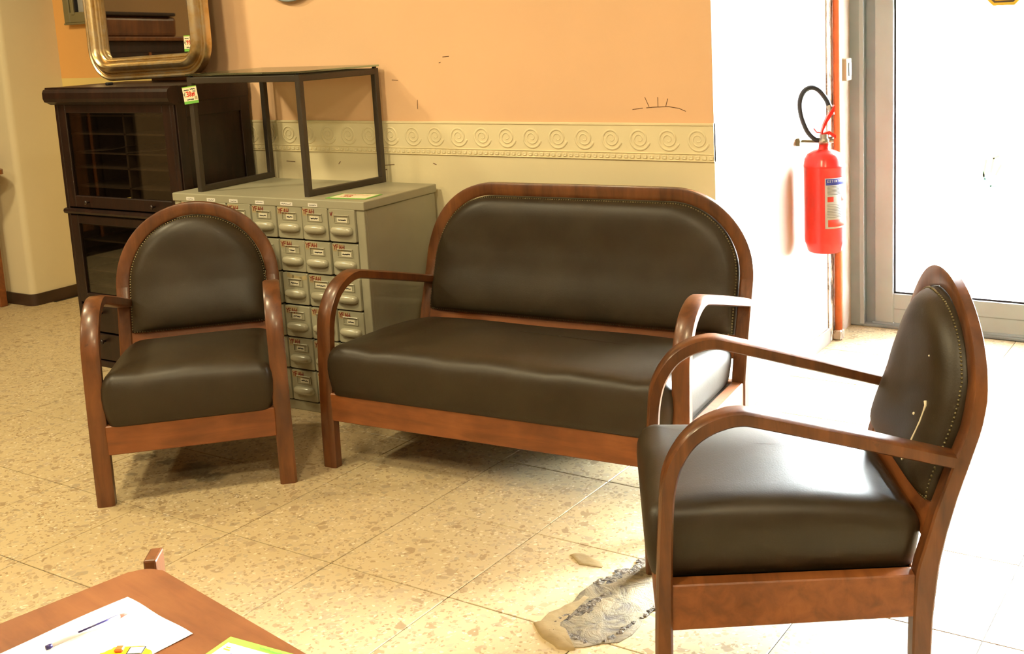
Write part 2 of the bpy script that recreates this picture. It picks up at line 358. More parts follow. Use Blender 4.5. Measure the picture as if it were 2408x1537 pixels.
# ------------------------------------------------------------------ room shell
YW, XC = 3.548, -1.592
floor = struct('floor', bx((-7.4, -3.6, -.12), (3.2, 5.30, -.0025)), 'grout', 'cream terrazzo tiled floor with thin dark joints')
T = .4114; ga = -.016; gx, gy = -2.564, 2.16
ca, sa = math.cos(ga), math.sin(ga)
tb = box(BM(), (.0014, .0014, -.012), (T - .0014, T - .0014, 0), .0012)
tile0 = None; far = BM()
camv, fwv, rtv, upv = Vector((0, 0, 1.4584)), Vector(FW), Vector(RT), Vector(UP)
def pix(p):
    d = Vector(p) - camv; z = d.dot(fwv)
    if z < .2: return None
    return 1317.46 + 2688 * d.dot(rtv) / z, 506.8 - 2688 * d.dot(upv) / z
for i in range(-14, 15):
    for j in range(-15, 9):
        X, Y = gx + T * (ca * i - sa * j), gy + T * (sa * i + ca * j)
        cx, cy = X + T / 2, Y + T / 2
        if not (-7.3 < X and X + T < 3.25 and -3.6 < Y - .1 and Y + T < 5.3): continue
        if cy > YW + .1 and cx < XC - .15 and cx > -4.6: continue
        if cy > 3.9 and cx < -5.9: continue
        q = pix((cx, cy, 0))
        near = q and -500 < q[0] < 2900 and 400 < q[1] < 2000
        if near:
            if tile0 is None: tile0 = obj('tile', tb, 'tile', floor); t_ = tile0
            else: t_ = share(tile0, floor)
            t_.location = (X, Y, 0); t_.rotation_euler = (0, 0, ga)
        else:
            b_ = BM(); box(far, (X + .001, Y + .001, -.012), (X + T - .001, Y + T - .001, 0)); b_.free()
fo = obj('far_tiles', far, 'tile', floor, kind='stuff')
# concrete repair in the floor
def blob(pts, z0, z1, n=3, jit=.008):
    P = catmull([(x, y, 0) for x, y in pts + [pts[0]]], n)[:-1]
    P = [(p.x + random.uniform(-jit, jit), p.y + random.uniform(-jit, jit)) for p in P]
    bm = BM(); rings = []
    cx = sum(p[0] for p in P) / len(P); cy = sum(p[1] for p in P) / len(P)
    for s, z in ((1.02, z0), (1, z1 * .6), (.95, z1), (.6, z1 * 1.1), (.25, z1)):
        rings.append([(cx + (x - cx) * s, cy + (y - cy) * s, z + random.uniform(-.0004, .0004)) for x, y in P])
    return loft(bm, rings)
obj('cement_patch', blob([(-1.465, 2.14), (-1.43, 2.24), (-1.44, 2.36), (-1.40, 2.46), (-1.38, 2.60), (-1.28, 2.66), (-1.22, 2.52), (-1.245, 2.34), (-1.235, 2.2), (-1.30, 2.10), (-1.36, 2.08)], -.003, .003), 'cement', floor, 'auto')
obj('mortar_smear', blob([(-1.585, 2.485), (-1.55, 2.51), (-1.49, 2.49), (-1.47, 2.46), (-1.52, 2.455)], -.003, .002), 'cement2', floor, 'auto')
obj('mortar_smear', blob([(-1.47, 2.13), (-1.45, 2.22), (-1.42, 2.30), (-1.405, 2.27), (-1.42, 2.16), (-1.38, 2.10), (-1.32, 2.085), (-1.38, 2.075)], .0, .0045), 'cement2', floor, 'auto')
for line, n_, w_ in (([(-1.435, 2.165), (-1.40, 2.24), (-1.385, 2.315)], 16, .016), ([(-1.42, 2.385), (-1.385, 2.49), (-1.35, 2.60)], 20, .015), ([(-1.42, 2.13), (-1.36, 2.128), (-1.31, 2.118)], 10, .008), ([(-1.275, 2.15), (-1.25, 2.25), (-1.235, 2.36)], 14, .009)):
    bm = BM()
    for k in range(n_):
        t = k / (n_ - 1) * (len(line) - 1); i_ = min(int(t), len(line) - 2); f_ = t - i_
        cx = line[i_][0] + (line[i_ + 1][0] - line[i_][0]) * f_ + random.gauss(0, w_ * .5); cy = line[i_][1] + (line[i_ + 1][1] - line[i_][1]) * f_ + random.gauss(0, .006)
        r0 = random.uniform(.4, 1) * w_; m_ = 9; ph = random.uniform(0, 6)
        ring = [(cx + r0 * random.uniform(.6, 1.3) * math.cos(ph + 2 * PI * q / m_), cy + 1.5 * r0 * random.uniform(.6, 1.3) * math.sin(ph + 2 * PI * q / m_)) for q in range(m_)]
        loft(bm, [[(x, y, .001) for x, y in ring], [(x, y, .0030 + random.uniform(0, .001)) for x, y in ring], [(cx + (x - cx) * .5, cy + (y - cy) * .5, .0036 + random.uniform(0, .0016)) for x, y in ring]])
    obj('broken_cement', bm, 'cementdark', floor, kind='stuff')
# back wall (peach above, cream below); right end belongs to the pale side wall
bm = bx((-4.42, YW, -.1), (XC, YW + .12, 3.05))
for f in bm.faces:
    if f.calc_center_median().x > XC - .001: f.material_index = 1
wall_back = struct('wall_back', bm, ['wallback', 'wallside'], 'peach painted wall with cream lower part behind the sofa')
struct('wall_side', bx((XC - .12, YW + .12, -.1), (XC, 5.16, 3.05)), 'wallside', 'pale sunlit wall running back to the glass door')
struct('wall_alcove', bx((-5.9, 4.09, -.1), (-4.42, 4.2, 3.05)), 'wallalcove', 'orange painted wall of the recess behind the bookcase')
struct('wall_alcove_return', bx((-4.42, YW + .12, -.1), (-4.30, 4.2, 3.05)), 'wallalcove', 'short return wall closing the recess behind the mirror')
bm = BM(); poly_prism(bm, [(-7.4, 3.742)] + [(-5.90 + .035 * math.sin(a), 3.777 - .035 * math.cos(a)) for a in [PI / 2 * k / 5 for k in range(6)]] + [(-5.865, 4.2), (-7.4, 4.2)], lambda p, s: (p[0], p[1], -.1 + 3.15 * s))
struct('wall_pillar', bm, 'pillar', 'scuffed cream wall pier at the left edge', 'auto')
bm = BM(); poly_prism(bm, [(-7.4, 3.732)] + [(-5.90 + .045 * math.sin(a), 3.777 - .045 * math.cos(a)) for a in [PI / 2 * k / 5 for k in range(6)]] + [(-5.855, 4.09), (-5.865, 4.09)] + [(-5.90 + .033 * math.sin(a), 3.777 - .033 * math.cos(a)) for a in [PI / 2 * k / 5 for k in range(5, -1, -1)]] + [(-7.4, 3.744)], lambda p, s: (p[0], p[1], .066 * s))
struct('baseboard_pillar', bm, 'brownbase', 'dark brown baseboard around the cream pier', 'auto')
struct('baseboard_side', bx((XC, YW, 0), (XC + .012, 4.70, .068), .002), 'greybase', 'grey stone baseboard along the sunlit wall')
struct('baseboard_back', bx((-4.42, YW - .012, 0), (XC + .012, YW, .068), .002), 'brownbase', 'dark brown baseboard behind the sofa')
struct('wall_left', bx((-7.5, -3.7, -.1), (-7.38, 4.2, 3.05)), 'roomwall', 'ochre wall at the far left of the shop')
struct('wall_front', bx((-7.5, -3.7, -.1), (3.3, -3.58, 3.05)), 'roomwall', 'ochre wall behind the camera')
struct('wall_right', bx((3.2, -3.7, -.1), (3.3, 5.2, 3.05)), 'roomwall', 'ochre wall at the right of the shop')
struct('ceiling', bx((-7.5, -3.7, 3.05), (3.3, 5.2, 3.15)), 'ceil', 'white painted ceiling')
# embossed border
trim = struct('trim_1', bx((-4.42, YW - .003, .949), (XC, YW + .01, 1.0816)), 'border', 'cream embossed wallpaper border with spirals and a bead row')
for (z0, z1) in ((1.072, 1.0816), (.9735, .977), (.949, .953)):
    obj('moulding', bx((-4.42, YW - .0065, z0), (XC + .001, YW, z1), .002), 'border', trim)
bm = BM()
sp = []
for k in range(64):      # spiral scroll
    t = k / 63; a = -2.2 + t * 4.6 * PI; r_ = .006 + .034 * t
    sp.append((r_ * math.cos(a) * 1.0, 0, r_ * math.sin(a)))
tube(bm, sp, [.0022 + .0028 * (k / 63) for k in range(64)], 6)
bmesh.ops.scale(bm, vec=(1.05, .5, 1.02), verts=bm.verts[:])
sp0 = obj('spiral', bm, 'border', trim, True)
sp0.location = (-1.651, YW - .003, 1.0245)
bm = BM(); loft(bm, [[(x * s, -d, z * s) for x, z in rrect(-.0085, .0085, -.0065, .0065, .003, 2)] for s, d in ((1, 0), (.95, .003), (.6, .0035), (.3, .0015))])
bd0 = obj('bead', bm, 'border', trim, True); bd0.location = (-1.603, YW - .003, .9625)
for k in range(1, 22): share(sp0, trim, (-1.651 - .1129 * k, YW - .003, 1.0245))
for k in range(1, 110): share(bd0, trim, (-1.603 - .0253 * k, YW - .003, .9625))
# scuff marks on the wall
def scuff(lines, wd):
    bm = BM(); strokes(bm, lines, (0, YW, 0), (1, 0, 0), (0, 0, 1), (0, -1, 0), wd, .0008); return obj('scuff', bm, 'scuff', wall_back)
scuff([[(-1.90, 1.128), (-1.86, 1.133)], [(-1.845, 1.134), (-1.82, 1.136), (-1.76, 1.138), (-1.72, 1.132), (-1.695, 1.122)], [(-1.835, 1.138), (-1.85, 1.17)], [(-1.80, 1.138), (-1.80, 1.17)], [(-1.77, 1.14), (-1.762, 1.165)]], .0022)
scuff([[(-2.86, 1.13), (-2.858, 1.165)], [(-2.98, 1.245), (-2.95, 1.243)], [(-2.72, 1.33), (-2.69, 1.332)], [(-2.74, 1.308), (-2.732, 1.31)]], .0025)
scuff([[(-3.06, .90), (-3.00, .905)], [(-3.06, .88), (-3.04, .884)], [(-2.80, .915), (-2.785, .91)], [(-3.60, .905), (-3.55, .903)], [(-3.3, .90), (-3.29, .91)]], .003)

# window in the recess
wd = struct('window_1', bx((-5.73, 4.055, 1.557), (-5.68, 4.09, 2.4), .004), 'oliveframe', 'olive grey window frame in the recess left of the mirror')
obj('window_frame', bx((-5.68, 4.055, 1.557), (-4.7, 4.09, 1.615), .004), 'oliveframe', wd)
obj('window_frame', bx((-5.66, 4.05, 1.60), (-5.635, 4.085, 2.4), .003), 'oliveframe', wd)
obj('window_sill', bx((-5.73, 4.05, 1.548), (-4.7, 4.09, 1.558), .003), 'oliveframe', wd)
obj('gasket', bx((-5.635, 4.06, 1.60), (-5.622, 4.085, 2.4)), 'gasket', wd)
obj('pane', bx((-5.622, 4.075, 1.60), (-4.7, 4.085, 2.4)), 'greyglass', wd)

# orange pipe corner, peeling plaster, door chime
struct('trim_2', bx((XC - .02, 4.70, 0), (XC + .006, 4.775, 3.05), .003), 'peel', 'peeling plaster strip beside the orange pipe')
pp = thing('heating_pipe', 'orange painted vertical pipe behind the fire extinguisher', 'pipe', (XC + .024, 4.772, 0))
bm = BM(); tube(bm, [(0, 0, .0), (0, 0, 1.0), (0, 0, 2.0), (0, 0, 3.04)], .016, 14); obj('pipe_run', bm, 'orange', pp, True)
bm = BM(); tube(bm, [(-.006, .045, .0), (-.006, .045, 1.0), (-.006, .045, 3.04)], .013, 12); obj('thin_pipe', bm, 'creamplastic', pp, True)
obj('pipe_clip', bx((-.03, -.026, .62), (.022, .026, .645), .003), 'orange', pp)
obj('pipe_foot', bx((-.022, -.022, 0), (.020, .022, .045), .006), 'peel', pp)
dc = thing('alarm_switch', 'small cream switch box beside the aluminium door jamb', 'switch', (XC, 4.875, 1.13))
obj('case', bx((0, -.035, 0), (.045, .035, .095), .004, 2), 'creamplastic', dc)
obj('button', bx((.045, -.014, .02), (.050, .020, .078), .002), 'alugrey', dc)
bm = BM(); tube(bm, [(.006, .0, .1), (.006, .0, .5), (.006, 0, 1.9)], .004, 8); obj('cable', bm, 'creamplastic', dc, True)

# ------------------------------------------------------------------ glass front
YD = 5.07
ZT = 2.12
door = struct('door_1', bx((-1.486, YD - .03, .02), (-1.402, YD + .03, ZT), .004), 'alu', 'white aluminium framed glass door, overexposed daylight behind')
obj('bottom_rail', bx((-1.402, YD - .028, .02), (.30, YD + .028, .158), .003), 'alu', door)
obj('rail_groove', bx((-1.40, YD - .031, .086), (.30, YD - .027, .090)), 'alugrey', door)
obj('top_rail', bx((-1.402, YD - .028, ZT - .1), (.30, YD + .028, ZT), .003), 'alu', door)
obj('stile', bx((.30, YD - .03, .02), (.38, YD + .03, ZT), .004), 'alu', door)
for a, b_ in (((-1.404, YD - .02, .157), (-1.394, YD + .02, ZT - .1)), ((-1.40, YD - .02, .157), (.30, YD + .02, .1665))): obj('gasket', bx(a, b_), 'gasket', door)
obj('glass', bx((-1.40, YD - .003, .16), (.302, YD + .003, ZT - .1)), 'glass', door)
w2 = struct('window_2', bx((-1.60, YD - .05, 0), (-1.531, YD + .06, ZT), .004), 'alugrey', 'aluminium shop front jamb and fixed panes beside the door')
obj('inner_jamb', bx((-1.531, YD - .01, 0), (-1.488, YD + .05, ZT), .002), 'alugrey', w2)
obj('cover_strip', bx((-1.548, YD - .056, 0.01), (-1.528, YD - .046, ZT), .002), 'alu', w2)
obj('head_frame', bx((-1.60, YD - .05, ZT), (1.27, YD + .05, ZT + .08), .004), 'alu', w2)
obj('lintel', bx((-1.70, YD - .05, ZT + .08), (1.27, YD + .1, 3.05)), 'wallside', w2)
obj('mullion', bx((.39, YD - .05, 0), (.46, YD + .06, ZT), .004), 'alu', w2)
obj('pane', bx((.46, YD - .003, .12), (1.20, YD + .003, ZT)), 'glass', w2); obj('bottom_rail', bx((.46, YD - .03, 0), (1.20, YD + .03, .12), .003), 'alu', w2); obj('mullion', bx((1.20, YD - .05, 0), (1.27, YD + .06, ZT), .004), 'alu', w2)
struct('wall_street', bx((1.27, YD - .05, -.1), (3.2, YD + .1, 3.05)), 'wallside', 'pale wall to the right of the glass door')
th = struct('trim_3', bx((-1.60, YD - .045, -.002), (.46, YD + .05, .010), .002), 'alugrey', 'dark aluminium door track on the threshold')
obj('track', bx((-1.5, YD - .02, .010), (.4, YD - .008, .018)), 'alu', th)
obj('track', bx((-1.5, YD + .012, .010), (.4, YD + .024, .018)), 'gasket', th)
# outside
struct('pavement', bx((-12, 5.30, -.2), (12, 13, -.03)), 'pavement', 'bright concrete pavement outside the glass door')
# stickers on the door glass
sg = thing('door_sticker', 'yellow edged warning sticker on the door glass at the top', 'sticker', (-.955, YD - .0045, 1.522))
def octo(r, z=0): return [(r * math.cos(PI / 8 + k * PI / 4), r * math.sin(PI / 8 + k * PI / 4)) for k in range(8)]
for r_, d, mt, nm in ((.112, 0, 'st_yellow', 'yellow_edge'), (.098, .0006, 'st_black', 'black_edge'), (.090, .0012, 'st_yellow', 'inner_edge'), (.082, .0018, 'st_black', 'inner_line'), (.076, .0024, 'st_white', 'face')):
    bm = BM(); poly_prism(bm, octo(r_), lambda p, s: (p[0], -d - .0006 * s, p[1])); obj(nm, bm, mt, sg)
bm = BM(); strokes(bm, scribble(-.04, .04, -.045, .003, 14) + scribble(-.035, .035, -.058, .002, 10) + scribble(-.05, .05, -.02, .008, 10), (0, -.003, 0), (1, 0, 0), (0, 0, 1), (0, -1, 0), .003); obj('print', bm, 'st_red', sg)
sg = thing('pale_sticker', 'faint pale yellow and green sticker on the door glass', 'sticker', (-.985, YD - .0045, .72))
bm = BM(); poly_prism(bm, [(-.05, -.02), (-.02, -.075), (.03, -.07), (.05, -.01), (.045, .07), (.0, .09), (-.04, .06)], lambda p, s: (p[0], -.0005 * s, p[1])); obj('face', bm, 'st_white', sg)
bm = BM(); strokes(bm, [[(-.04, -.02), (-.03, .05)], [(-.01, .0), (.0, .06), (.02, .07)], [(.01, -.01), (.03, .03)]], (0, 0, 0), (1, 0, 0), (0, 0, 1), (0, -1, 0), .008, .001); obj('print', bm, 'st_pale', sg)
bm = BM(); strokes(bm, [[(-.045, .01), (-.035, -.03), (-.01, -.06), (.03, -.062)]], (0, 0, 0), (1, 0, 0), (0, 0, 1), (0, -1, 0), .007, .001); obj('print', bm, 'st_green', sg)

# ------------------------------------------------------------------ ceiling lamps (above the view)
for (x, y, lab) in ((-4.9, 1.9, 'above the bookcase side'), (-3.1, 1.3, 'above the left armchair'), (-1.3, .5, 'above the low table'), (-4.6, -.6, 'at the back left of the shop'), (.5, .3, 'above the right end of the shop')):
    lt = thing('ceiling_lamp', 'round white ceiling lamp ' + lab, 'lamp', (x, y, 3.05), 0, 'ceiling lamps')
    bm = BM(); lathe(bm, [(.02, 0), (.16, -.0), (.20, -.03), (.20, -.06), (.185, -.06)], 28); obj('housing', bm, 'lampwhite', lt, 'auto')
    bm = BM(); lathe(bm, [(.183, -.055), (.18, -.075), (.14, -.09), (.01, -.097)], 28); obj('diffuser', bm, 'diffuser', lt, True)
    ld = bpy.data.lights.new('lamp_light', 'AREA'); ld.shape = 'DISK'; ld.size = .34; ld.energy = LAMP_W; ld.color = LAMP_COL
    lo = bpy.data.objects.new('lamp_light', ld); COL.objects.link(lo); lo.parent = lt; lo.location = (0, 0, -.105)
# ------------------------------------------------------------------ upholstered seats
ARM_O = [(0, 0), (.002, .12), (.009, .28), (.019, .43), (.026, .498), (.041, .542), (.069, .586), (.102, .616), (.145, .636), (.188, .643), (.235, .635), (.417, .588), (.560, .548), (.650, .523)]
ARM_I = [(.037, 0), (.039, .12), (.043, .28), (.050, .428), (.058, .487), (.071, .528), (.095, .566), (.122, .588), (.155, .603), (.193, .610), (.238, .602), (.412, .556), (.555, .518), (.645, .494)]
YF = [(0, .548), (.088, .548), (.17, .550), (.273, .556), (.33, .573), (.406, .594), (.437, .605), (.504, .629), (.574, .655), (.663, .676), (.734, .683), (.80, .686), (.9, .686)]
YR = [(0, .586), (.086, .589), (.164, .592), (.234, .599), (.291, .606), (.364, .622), (.44, .643), (.506, .665), (.581, .689), (.642, .703), (.70, .709), (.76, .712), (.9, .712)]
yf = lambda z: interp(YF, z)
yr = lambda z: interp(YR, z)
RIN, LW, FWD = .022, .054, .046
def section(o, i, c=.12):      # o,i: functions b->3d point (b = depth 0..1); chamfered 8 gon
    def P(a, b): return tuple(o(b)[k] * (1 - a) + i(b)[k] * a for k in range(3))
    e = c
    return [P(e, 0), P(1 - e, 0), P(1, e), P(1, 1 - e), P(1 - e, 1), P(e, 1), P(0, 1 - e), P(0, e)]
def seat(name, label, cat, W, HB, loc, rotz, group=None, tears=False):
    root = thing(name, label, cat, (loc[0], loc[1], 0), rotz, group)
    H = W / 2; XR = H - RIN
    xo = lambda y: H - RIN * max(0, min(1, y / .63))
    AO = catmull([(0, a, b_) for a, b_ in ARM_O], 4); AI = catmull([(0, a, b_) for a, b_ in ARM_I], 4)
    for s in (-1, 1):
        rings = []
        for p, q in zip(AO, AI):
            o = lambda b_, p=p, q=q: (s * (xo(p.y) - b_ * LW), p.y, p.z)
            i = lambda b_, p=p, q=q: (s * (xo(q.y) - b_ * LW), q.y, q.z)
            rings.append(section(o, i, .14))
        obj('bentwood_arm', loft(BM(), rings), 'wood', root, 'auto')
    RA = .288 if W < 1 else .292
    zc = HB - RA
    for s in (-1, 1):       # rear posts
        rings = []
        for k in range(25):
            z = zc * k / 24
            rings.append(section(lambda b_: (s * XR, yf(z) + b_ * (yr(z) - yf(z)), z), lambda b_: (s * (XR - FWD), yf(z) + b_ * (yr(z) - yf(z)), z), .1))
        obj('rear_post', loft(BM(), rings), 'wood', root, 'auto')
    # arch
    def outline(off, n=20):
        pts = []
        rx, rz = XR if W < 1 else RA, RA
        for k in range(n + 1):
            a = PI - PI / 2 * k / n; pts.append((-XR + rx + (rx - off) * math.cos(a), zc + (rz - off) * math.sin(a)))
        if W > 1:
            for k in range(1, 14): pts.append((-XR + rx + (2 * XR - 2 * rx) * k / 14, HB - off))
        for k in range(n + 1):
            if W < 1 and k == 0: continue
            a = PI / 2 - PI / 2 * k / n; pts.append((XR - rx + (rx - off) * math.cos(a), zc + (rz - off) * math.sin(a)))
        return pts
    rings = [section(lambda b_: (a[0], yf(a[1]) + b_ * (yr(a[1]) - yf(a[1])), a[1]), lambda b_: (c[0], yf(c[1]) + b_ * (yr(c[1]) - yf(c[1])), c[1]), .1) for a, c in zip(outline(0), outline(FWD))]
    obj('back_arch', loft(BM(), rings), 'wood', root, 'auto')
    # rails
    obj('front_rail', bx((-H + LW - .004, .006, .166), (H - LW + .004, .034, .262), .003), 'woodrail', root)
    for s in (-1, 1):
        bm = BM(); pts = [(s * (xo(.04) - .010), .035), (s * (xo(.55) - .008), .556), (s * (xo(.55) - .048), .556), (s * (xo(.04) - .050), .035)]
        poly_prism(bm, pts, lambda p, k: (p[0], p[1], (.160 if p[1] < .3 else .168) * (1 - k) + .264 * k)); bmesh.ops.bevel(bm, geom=bm.edges[:], offset=.003, segments=1, affect='EDGES')
        o_ = obj('side_rail', bm, 'woodrail', root)
    obj('rear_rail', bx((-XR + FWD - .004, .556, .17), (XR - FWD + .004, .590, .262), .003), 'woodrail', root)
    bm = BM(); loft(bm, [[(x, yf(z) + dy, z) for z, dy in ((.335, .003), (.408, .003), (.408, .028), (.335, .028))] for x in (-XR + FWD - .004, XR - FWD + .004)])
    obj('back_rail', bm, 'woodrail', root)
    # padded back
    op = outline(FWD + .003, 16)
    zb = .411
    left = [(op[0][0], zb + (op[0][1] - zb) * k / 8) for k in range(8)]
    right = [(op[-1][0], op[-1][1] + (zb - op[-1][1]) * k / 8) for k in range(1, 9)]
    nb = 12 if W < 1 else 30
    bot = [(op[-1][0] + (op[0][0] - op[-1][0]) * k / nb, zb) for k in range(1, nb)]
    ol = left + op + right + bot
    czr = (zb + HB - FWD) / 2
    hw = max(0, XR - FWD - .29) if W > 1 else 0
    def inset(p, r_):
        cx = max(-hw, min(hw, p[0])); return (cx + (p[0] - cx) * r_, czr + (p[1] - czr) * r_)
    Xi = XR - FWD - .003; ri = RA - FWD - .003; rxi = Xi if W < 1 else ri
    def bulge(x, z):
        hz = Xi if z <= zc else Xi - rxi + rxi * math.sqrt(max(0, 1 - ((z - zc) / ri) ** 2))
        ax = abs(x) - (Xi - rxi); zt = zc + (ri if ax <= 0 else ri * math.sqrt(max(0, 1 - (ax / rxi) ** 2)))
        u = min(1, abs(x) / max(hz, 1e-4)); v = max(-1, min(1, 2 * (z - zb) / max(zt - zb, 1e-4) - 1))
        pu = 5 if W < 1 else 14
        return .048 * math.sqrt(max(0, (1 - u ** pu) * (1 - abs(v) ** 5)))
    rings = []
    rs = [1.0, .995, .98, .955, .92, .87, .8, .7, .58, .45, .32, .2, .08]
    for r_ in rs:
        ring = []
        for p in ol:
            x, z = inset(p, r_)
            d = bulge(x, z) if r_ < 1 else -.004
            wv = .0012 * math.sin(31 * x + 5 * z) * math.sin(23 * z) * (1 - r_)
            ring.append((x, yf(z) - d - .004 + wv, z))
        rings.append(ring)
    rings.insert(0, [(p[0], yf(p[1]) + .02, p[1]) for p in ol])
    bk = obj('back_cushion', loft(BM(), rings), 'leather', root, True)
    # nails along the edge of the leather
    bm = BM(); per = ol + [ol[0]]; acc = 0; step = .0092; r_n = .0040
    for a, c in zip(per, per[1:]):
        d = math.hypot(c[0] - a[0], c[1] - a[1]); t = -acc
        while True:
            t += step
            if t > d: acc = d - (t - step); break
            x, z = a[0] + (c[0] - a[0]) * t / d, a[1] + (c[1] - a[1]) * t / d
            x, z = inset((x, z), .988); y = yf(z) - bulge(x, z) - .0030
            top = bm.verts.new((x, y - .0032, z)); r1 = [bm.verts.new((x + r_n * math.cos(q), y + .001, z + r_n * math.sin(q))) for q in [k * PI / 3 for k in range(6)]]
            r2 = [bm.verts.new((x + .7 * r_n * math.cos(q), y - .0018, z + .7 * r_n * math.sin(q))) for q in [k * PI / 3 for k in range(6)]]
            for k in range(6):
                bm.faces.new((r1[k], r1[(k + 1) % 6], r2[(k + 1) % 6], r2[k])); bm.faces.new((r2[k], r2[(k + 1) % 6], top))
    obj('nail_trim', bm, 'nail', bk, True, 'stuff')
    bm = BM(); poly_prism(bm, [(-xo(.01) + .03, .012), (xo(.01) - .03, .012), (xo(.56) - .03, .58), (-xo(.56) + .03, .58)], lambda p, k: (p[0], p[1], .246 + .010 * k)); obj('seat_base', bm, 'leather', root)
    # seat cushion
    x1 = H - LW - .001
    prof = [(.012, .255), (.004, .262), (-.002, .285), (-.007, .32), (-.009, .35), (-.007, .378), (-.001, .398), (.008, .412), (.020, .4205), (.034, .4255), (.05, .428)]
    n = 10
    def ring_at(d, z, extra=0):
        rr_ = rrect(-x1 + d, x1 - d, -.004 + d, .572 - d, max(.012, .032 - d * .2), n)
        out = []
        # resample straight runs so that the top can dome
        full = []
        for a, c in zip(rr_, rr_[1:] + [rr_[0]]):
            L_ = math.hypot(c[0] - a[0], c[1] - a[1]); m_ = max(1, int(round(L_ / .07))) if L_ > .1 else 1
            full += [(a[0] + (c[0] - a[0]) * k / m_, a[1] + (c[1] - a[1]) * k / m_) for k in range(m_)]
        return full
    base = ring_at(.05, 0)
    nfix = None; rings = []
    def top_z(x, y, z):
        f = max(0, (z - .33) / .1)
        t = max(0, y) / .57
        side = min(1, abs(x) / x1)
        dome = .020 * (1 - min(1, (x / x1) ** 2)) * (1 - min(1, ((y - .284) / .288) ** 2)); wr = math.exp(-((y - .03) / .05) ** 2)
        return z + f * (dome + wr * .0035 * (math.sin(21 * x + 1) + .7 * math.sin(47 * x)) - .040 * t ** 3 + .003 * math.sin(9 * x + 2) * math.sin(8 * y))
    def taper(x, y): return x * (1 - RIN / H * max(0, min(1, y / .63)))
    full0 = ring_at(0.0, 0)
    cx0, cy0 = 0, .284
    hx = max(0, x1 - .25)
    def ins(p, d):    # inset of the outline by distance d along its outward direction
        x, y = p
        return (x - d * max(-1, min(1, x / x1)) ** 5 if abs(x) > .7 * x1 else x - d * (x / x1) ** 5, y - d * ((y - cy0) / (.288)) ** 5)
    for d, z in prof:
        rings.append([(taper(*q), q[1], top_z(q[0], q[1], z)) for q in (ins(p, d) for p in full0)])
    last = [ins(p, .05) for p in full0]
    for s in (.85, .7, .5, .3, .12):
        rg = []
        for p in last:
            cx = max(-hx, min(hx, p[0])); q = (cx + (p[0] - cx) * s, cy0 + (p[1] - cy0) * s)
            rg.append((taper(*q), q[1], top_z(q[0], q[1], .428)))
        rings.append(rg)
    obj('seat_cushion', loft(BM(), rings), 'leather', root, True)
    if tears:
        def on_back(x, z, off=.001):
            return (x, yf(z) - bulge(x, z) - .004 - off, z)
        pts = [on_back(x, z) for x, z in ((.150, .600), (.156, .592), (.152, .575), (.153, .555), (.150, .535), (.147, .515), (.145, .495), (.142, .480), (.140, .470), (.128, .459), (.120, .463), (.122, .467))]
        bm = BM(); tube(bm, pts, [.004, .003, .0018, .002, .0016, .0022, .0016, .0018, .0022, .0024, .002, .001], 6)
        obj('tear', bm, 'tear', bk, True)
        for x, z, s_ in ((.108, .557, .004), (.112, .690, .0025)):
            bm = BM(); bmesh.ops.create_icosphere(bm, subdivisions=1, radius=s_, matrix=Matrix.Translation(on_back(x, z, 0))); obj('scuff', bm, 'tear', bk, True)
    return root
seat('sofa', 'two seat wooden framed sofa with olive brown leather against the wall', 'sofa', 1.329, .876, (-2.0043, 2.7161), .0679)
seat('armchair', 'wooden armchair with rounded leather back standing before the filing cabinet', 'armchair', .62, .856, (-2.8704, 2.3133), .772, 'wooden framed leather armchairs')
seat('armchair', 'wooden armchair seen from the side at right with torn leather back', 'armchair', .62, .860, (-1.2083, 2.2490), -1.0522, 'wooden framed leather armchairs', True)

# ------------------------------------------------------------------ filing cabinet
fa = .03
fc = thing('filing_cabinet', 'grey green steel card filing cabinet with small drawers marked in red', 'filing cabinet', (-2.763, 3.083, 0), fa)
FW_, FD, FH = .985, .44, .838
obj('body', bx((-FW_ + .004, .014, .0), (-.004, FD - .004, .805), .003), 'filemetal', fc)
obj('side_post', bx((-.040, .0, .0), (-.003, .016, .806), .002), 'filemetal', fc)
obj('side_post', bx((-FW_ + .003, .0, .0), (-FW_ + .036, .016, .806), .002), 'filemetal', fc)
obj('plinth', bx((-FW_ + .036, .0, .0), (-.040, .016, .036), .002), 'filemetal', fc)
obj('slot_shade', bx((-FW_ + .036, .012, .036), (-.040, .0145, .806)), 'fileshadow', fc)  # near-black sheet, paints the shade in the gaps between the drawers
obj('lid', bx((-FW_ - .002, -.006, .805), (.003, FD, FH), .004, 2), 'filemetal', fc)
for k, x in enumerate((-.905, -.79, -.668, -.53, -.40, -.262)):
    wd_ = .045 if k != 4 else .06
    lb = obj('lid_label', bx((x, -.0072, .8105), (x + wd_, -.0058, .8235)), 'paper', fc)
    bm = BM(); strokes(bm, scribble(.006, wd_ - .006, .0065, .0016, 12), (x, -.0072, .8105), (1, 0, 0), (0, 0, 1), (0, -1, 0), .0022, .0004); obj('print', bm, 'greyink', lb)
CW, RH = .1295, .1287
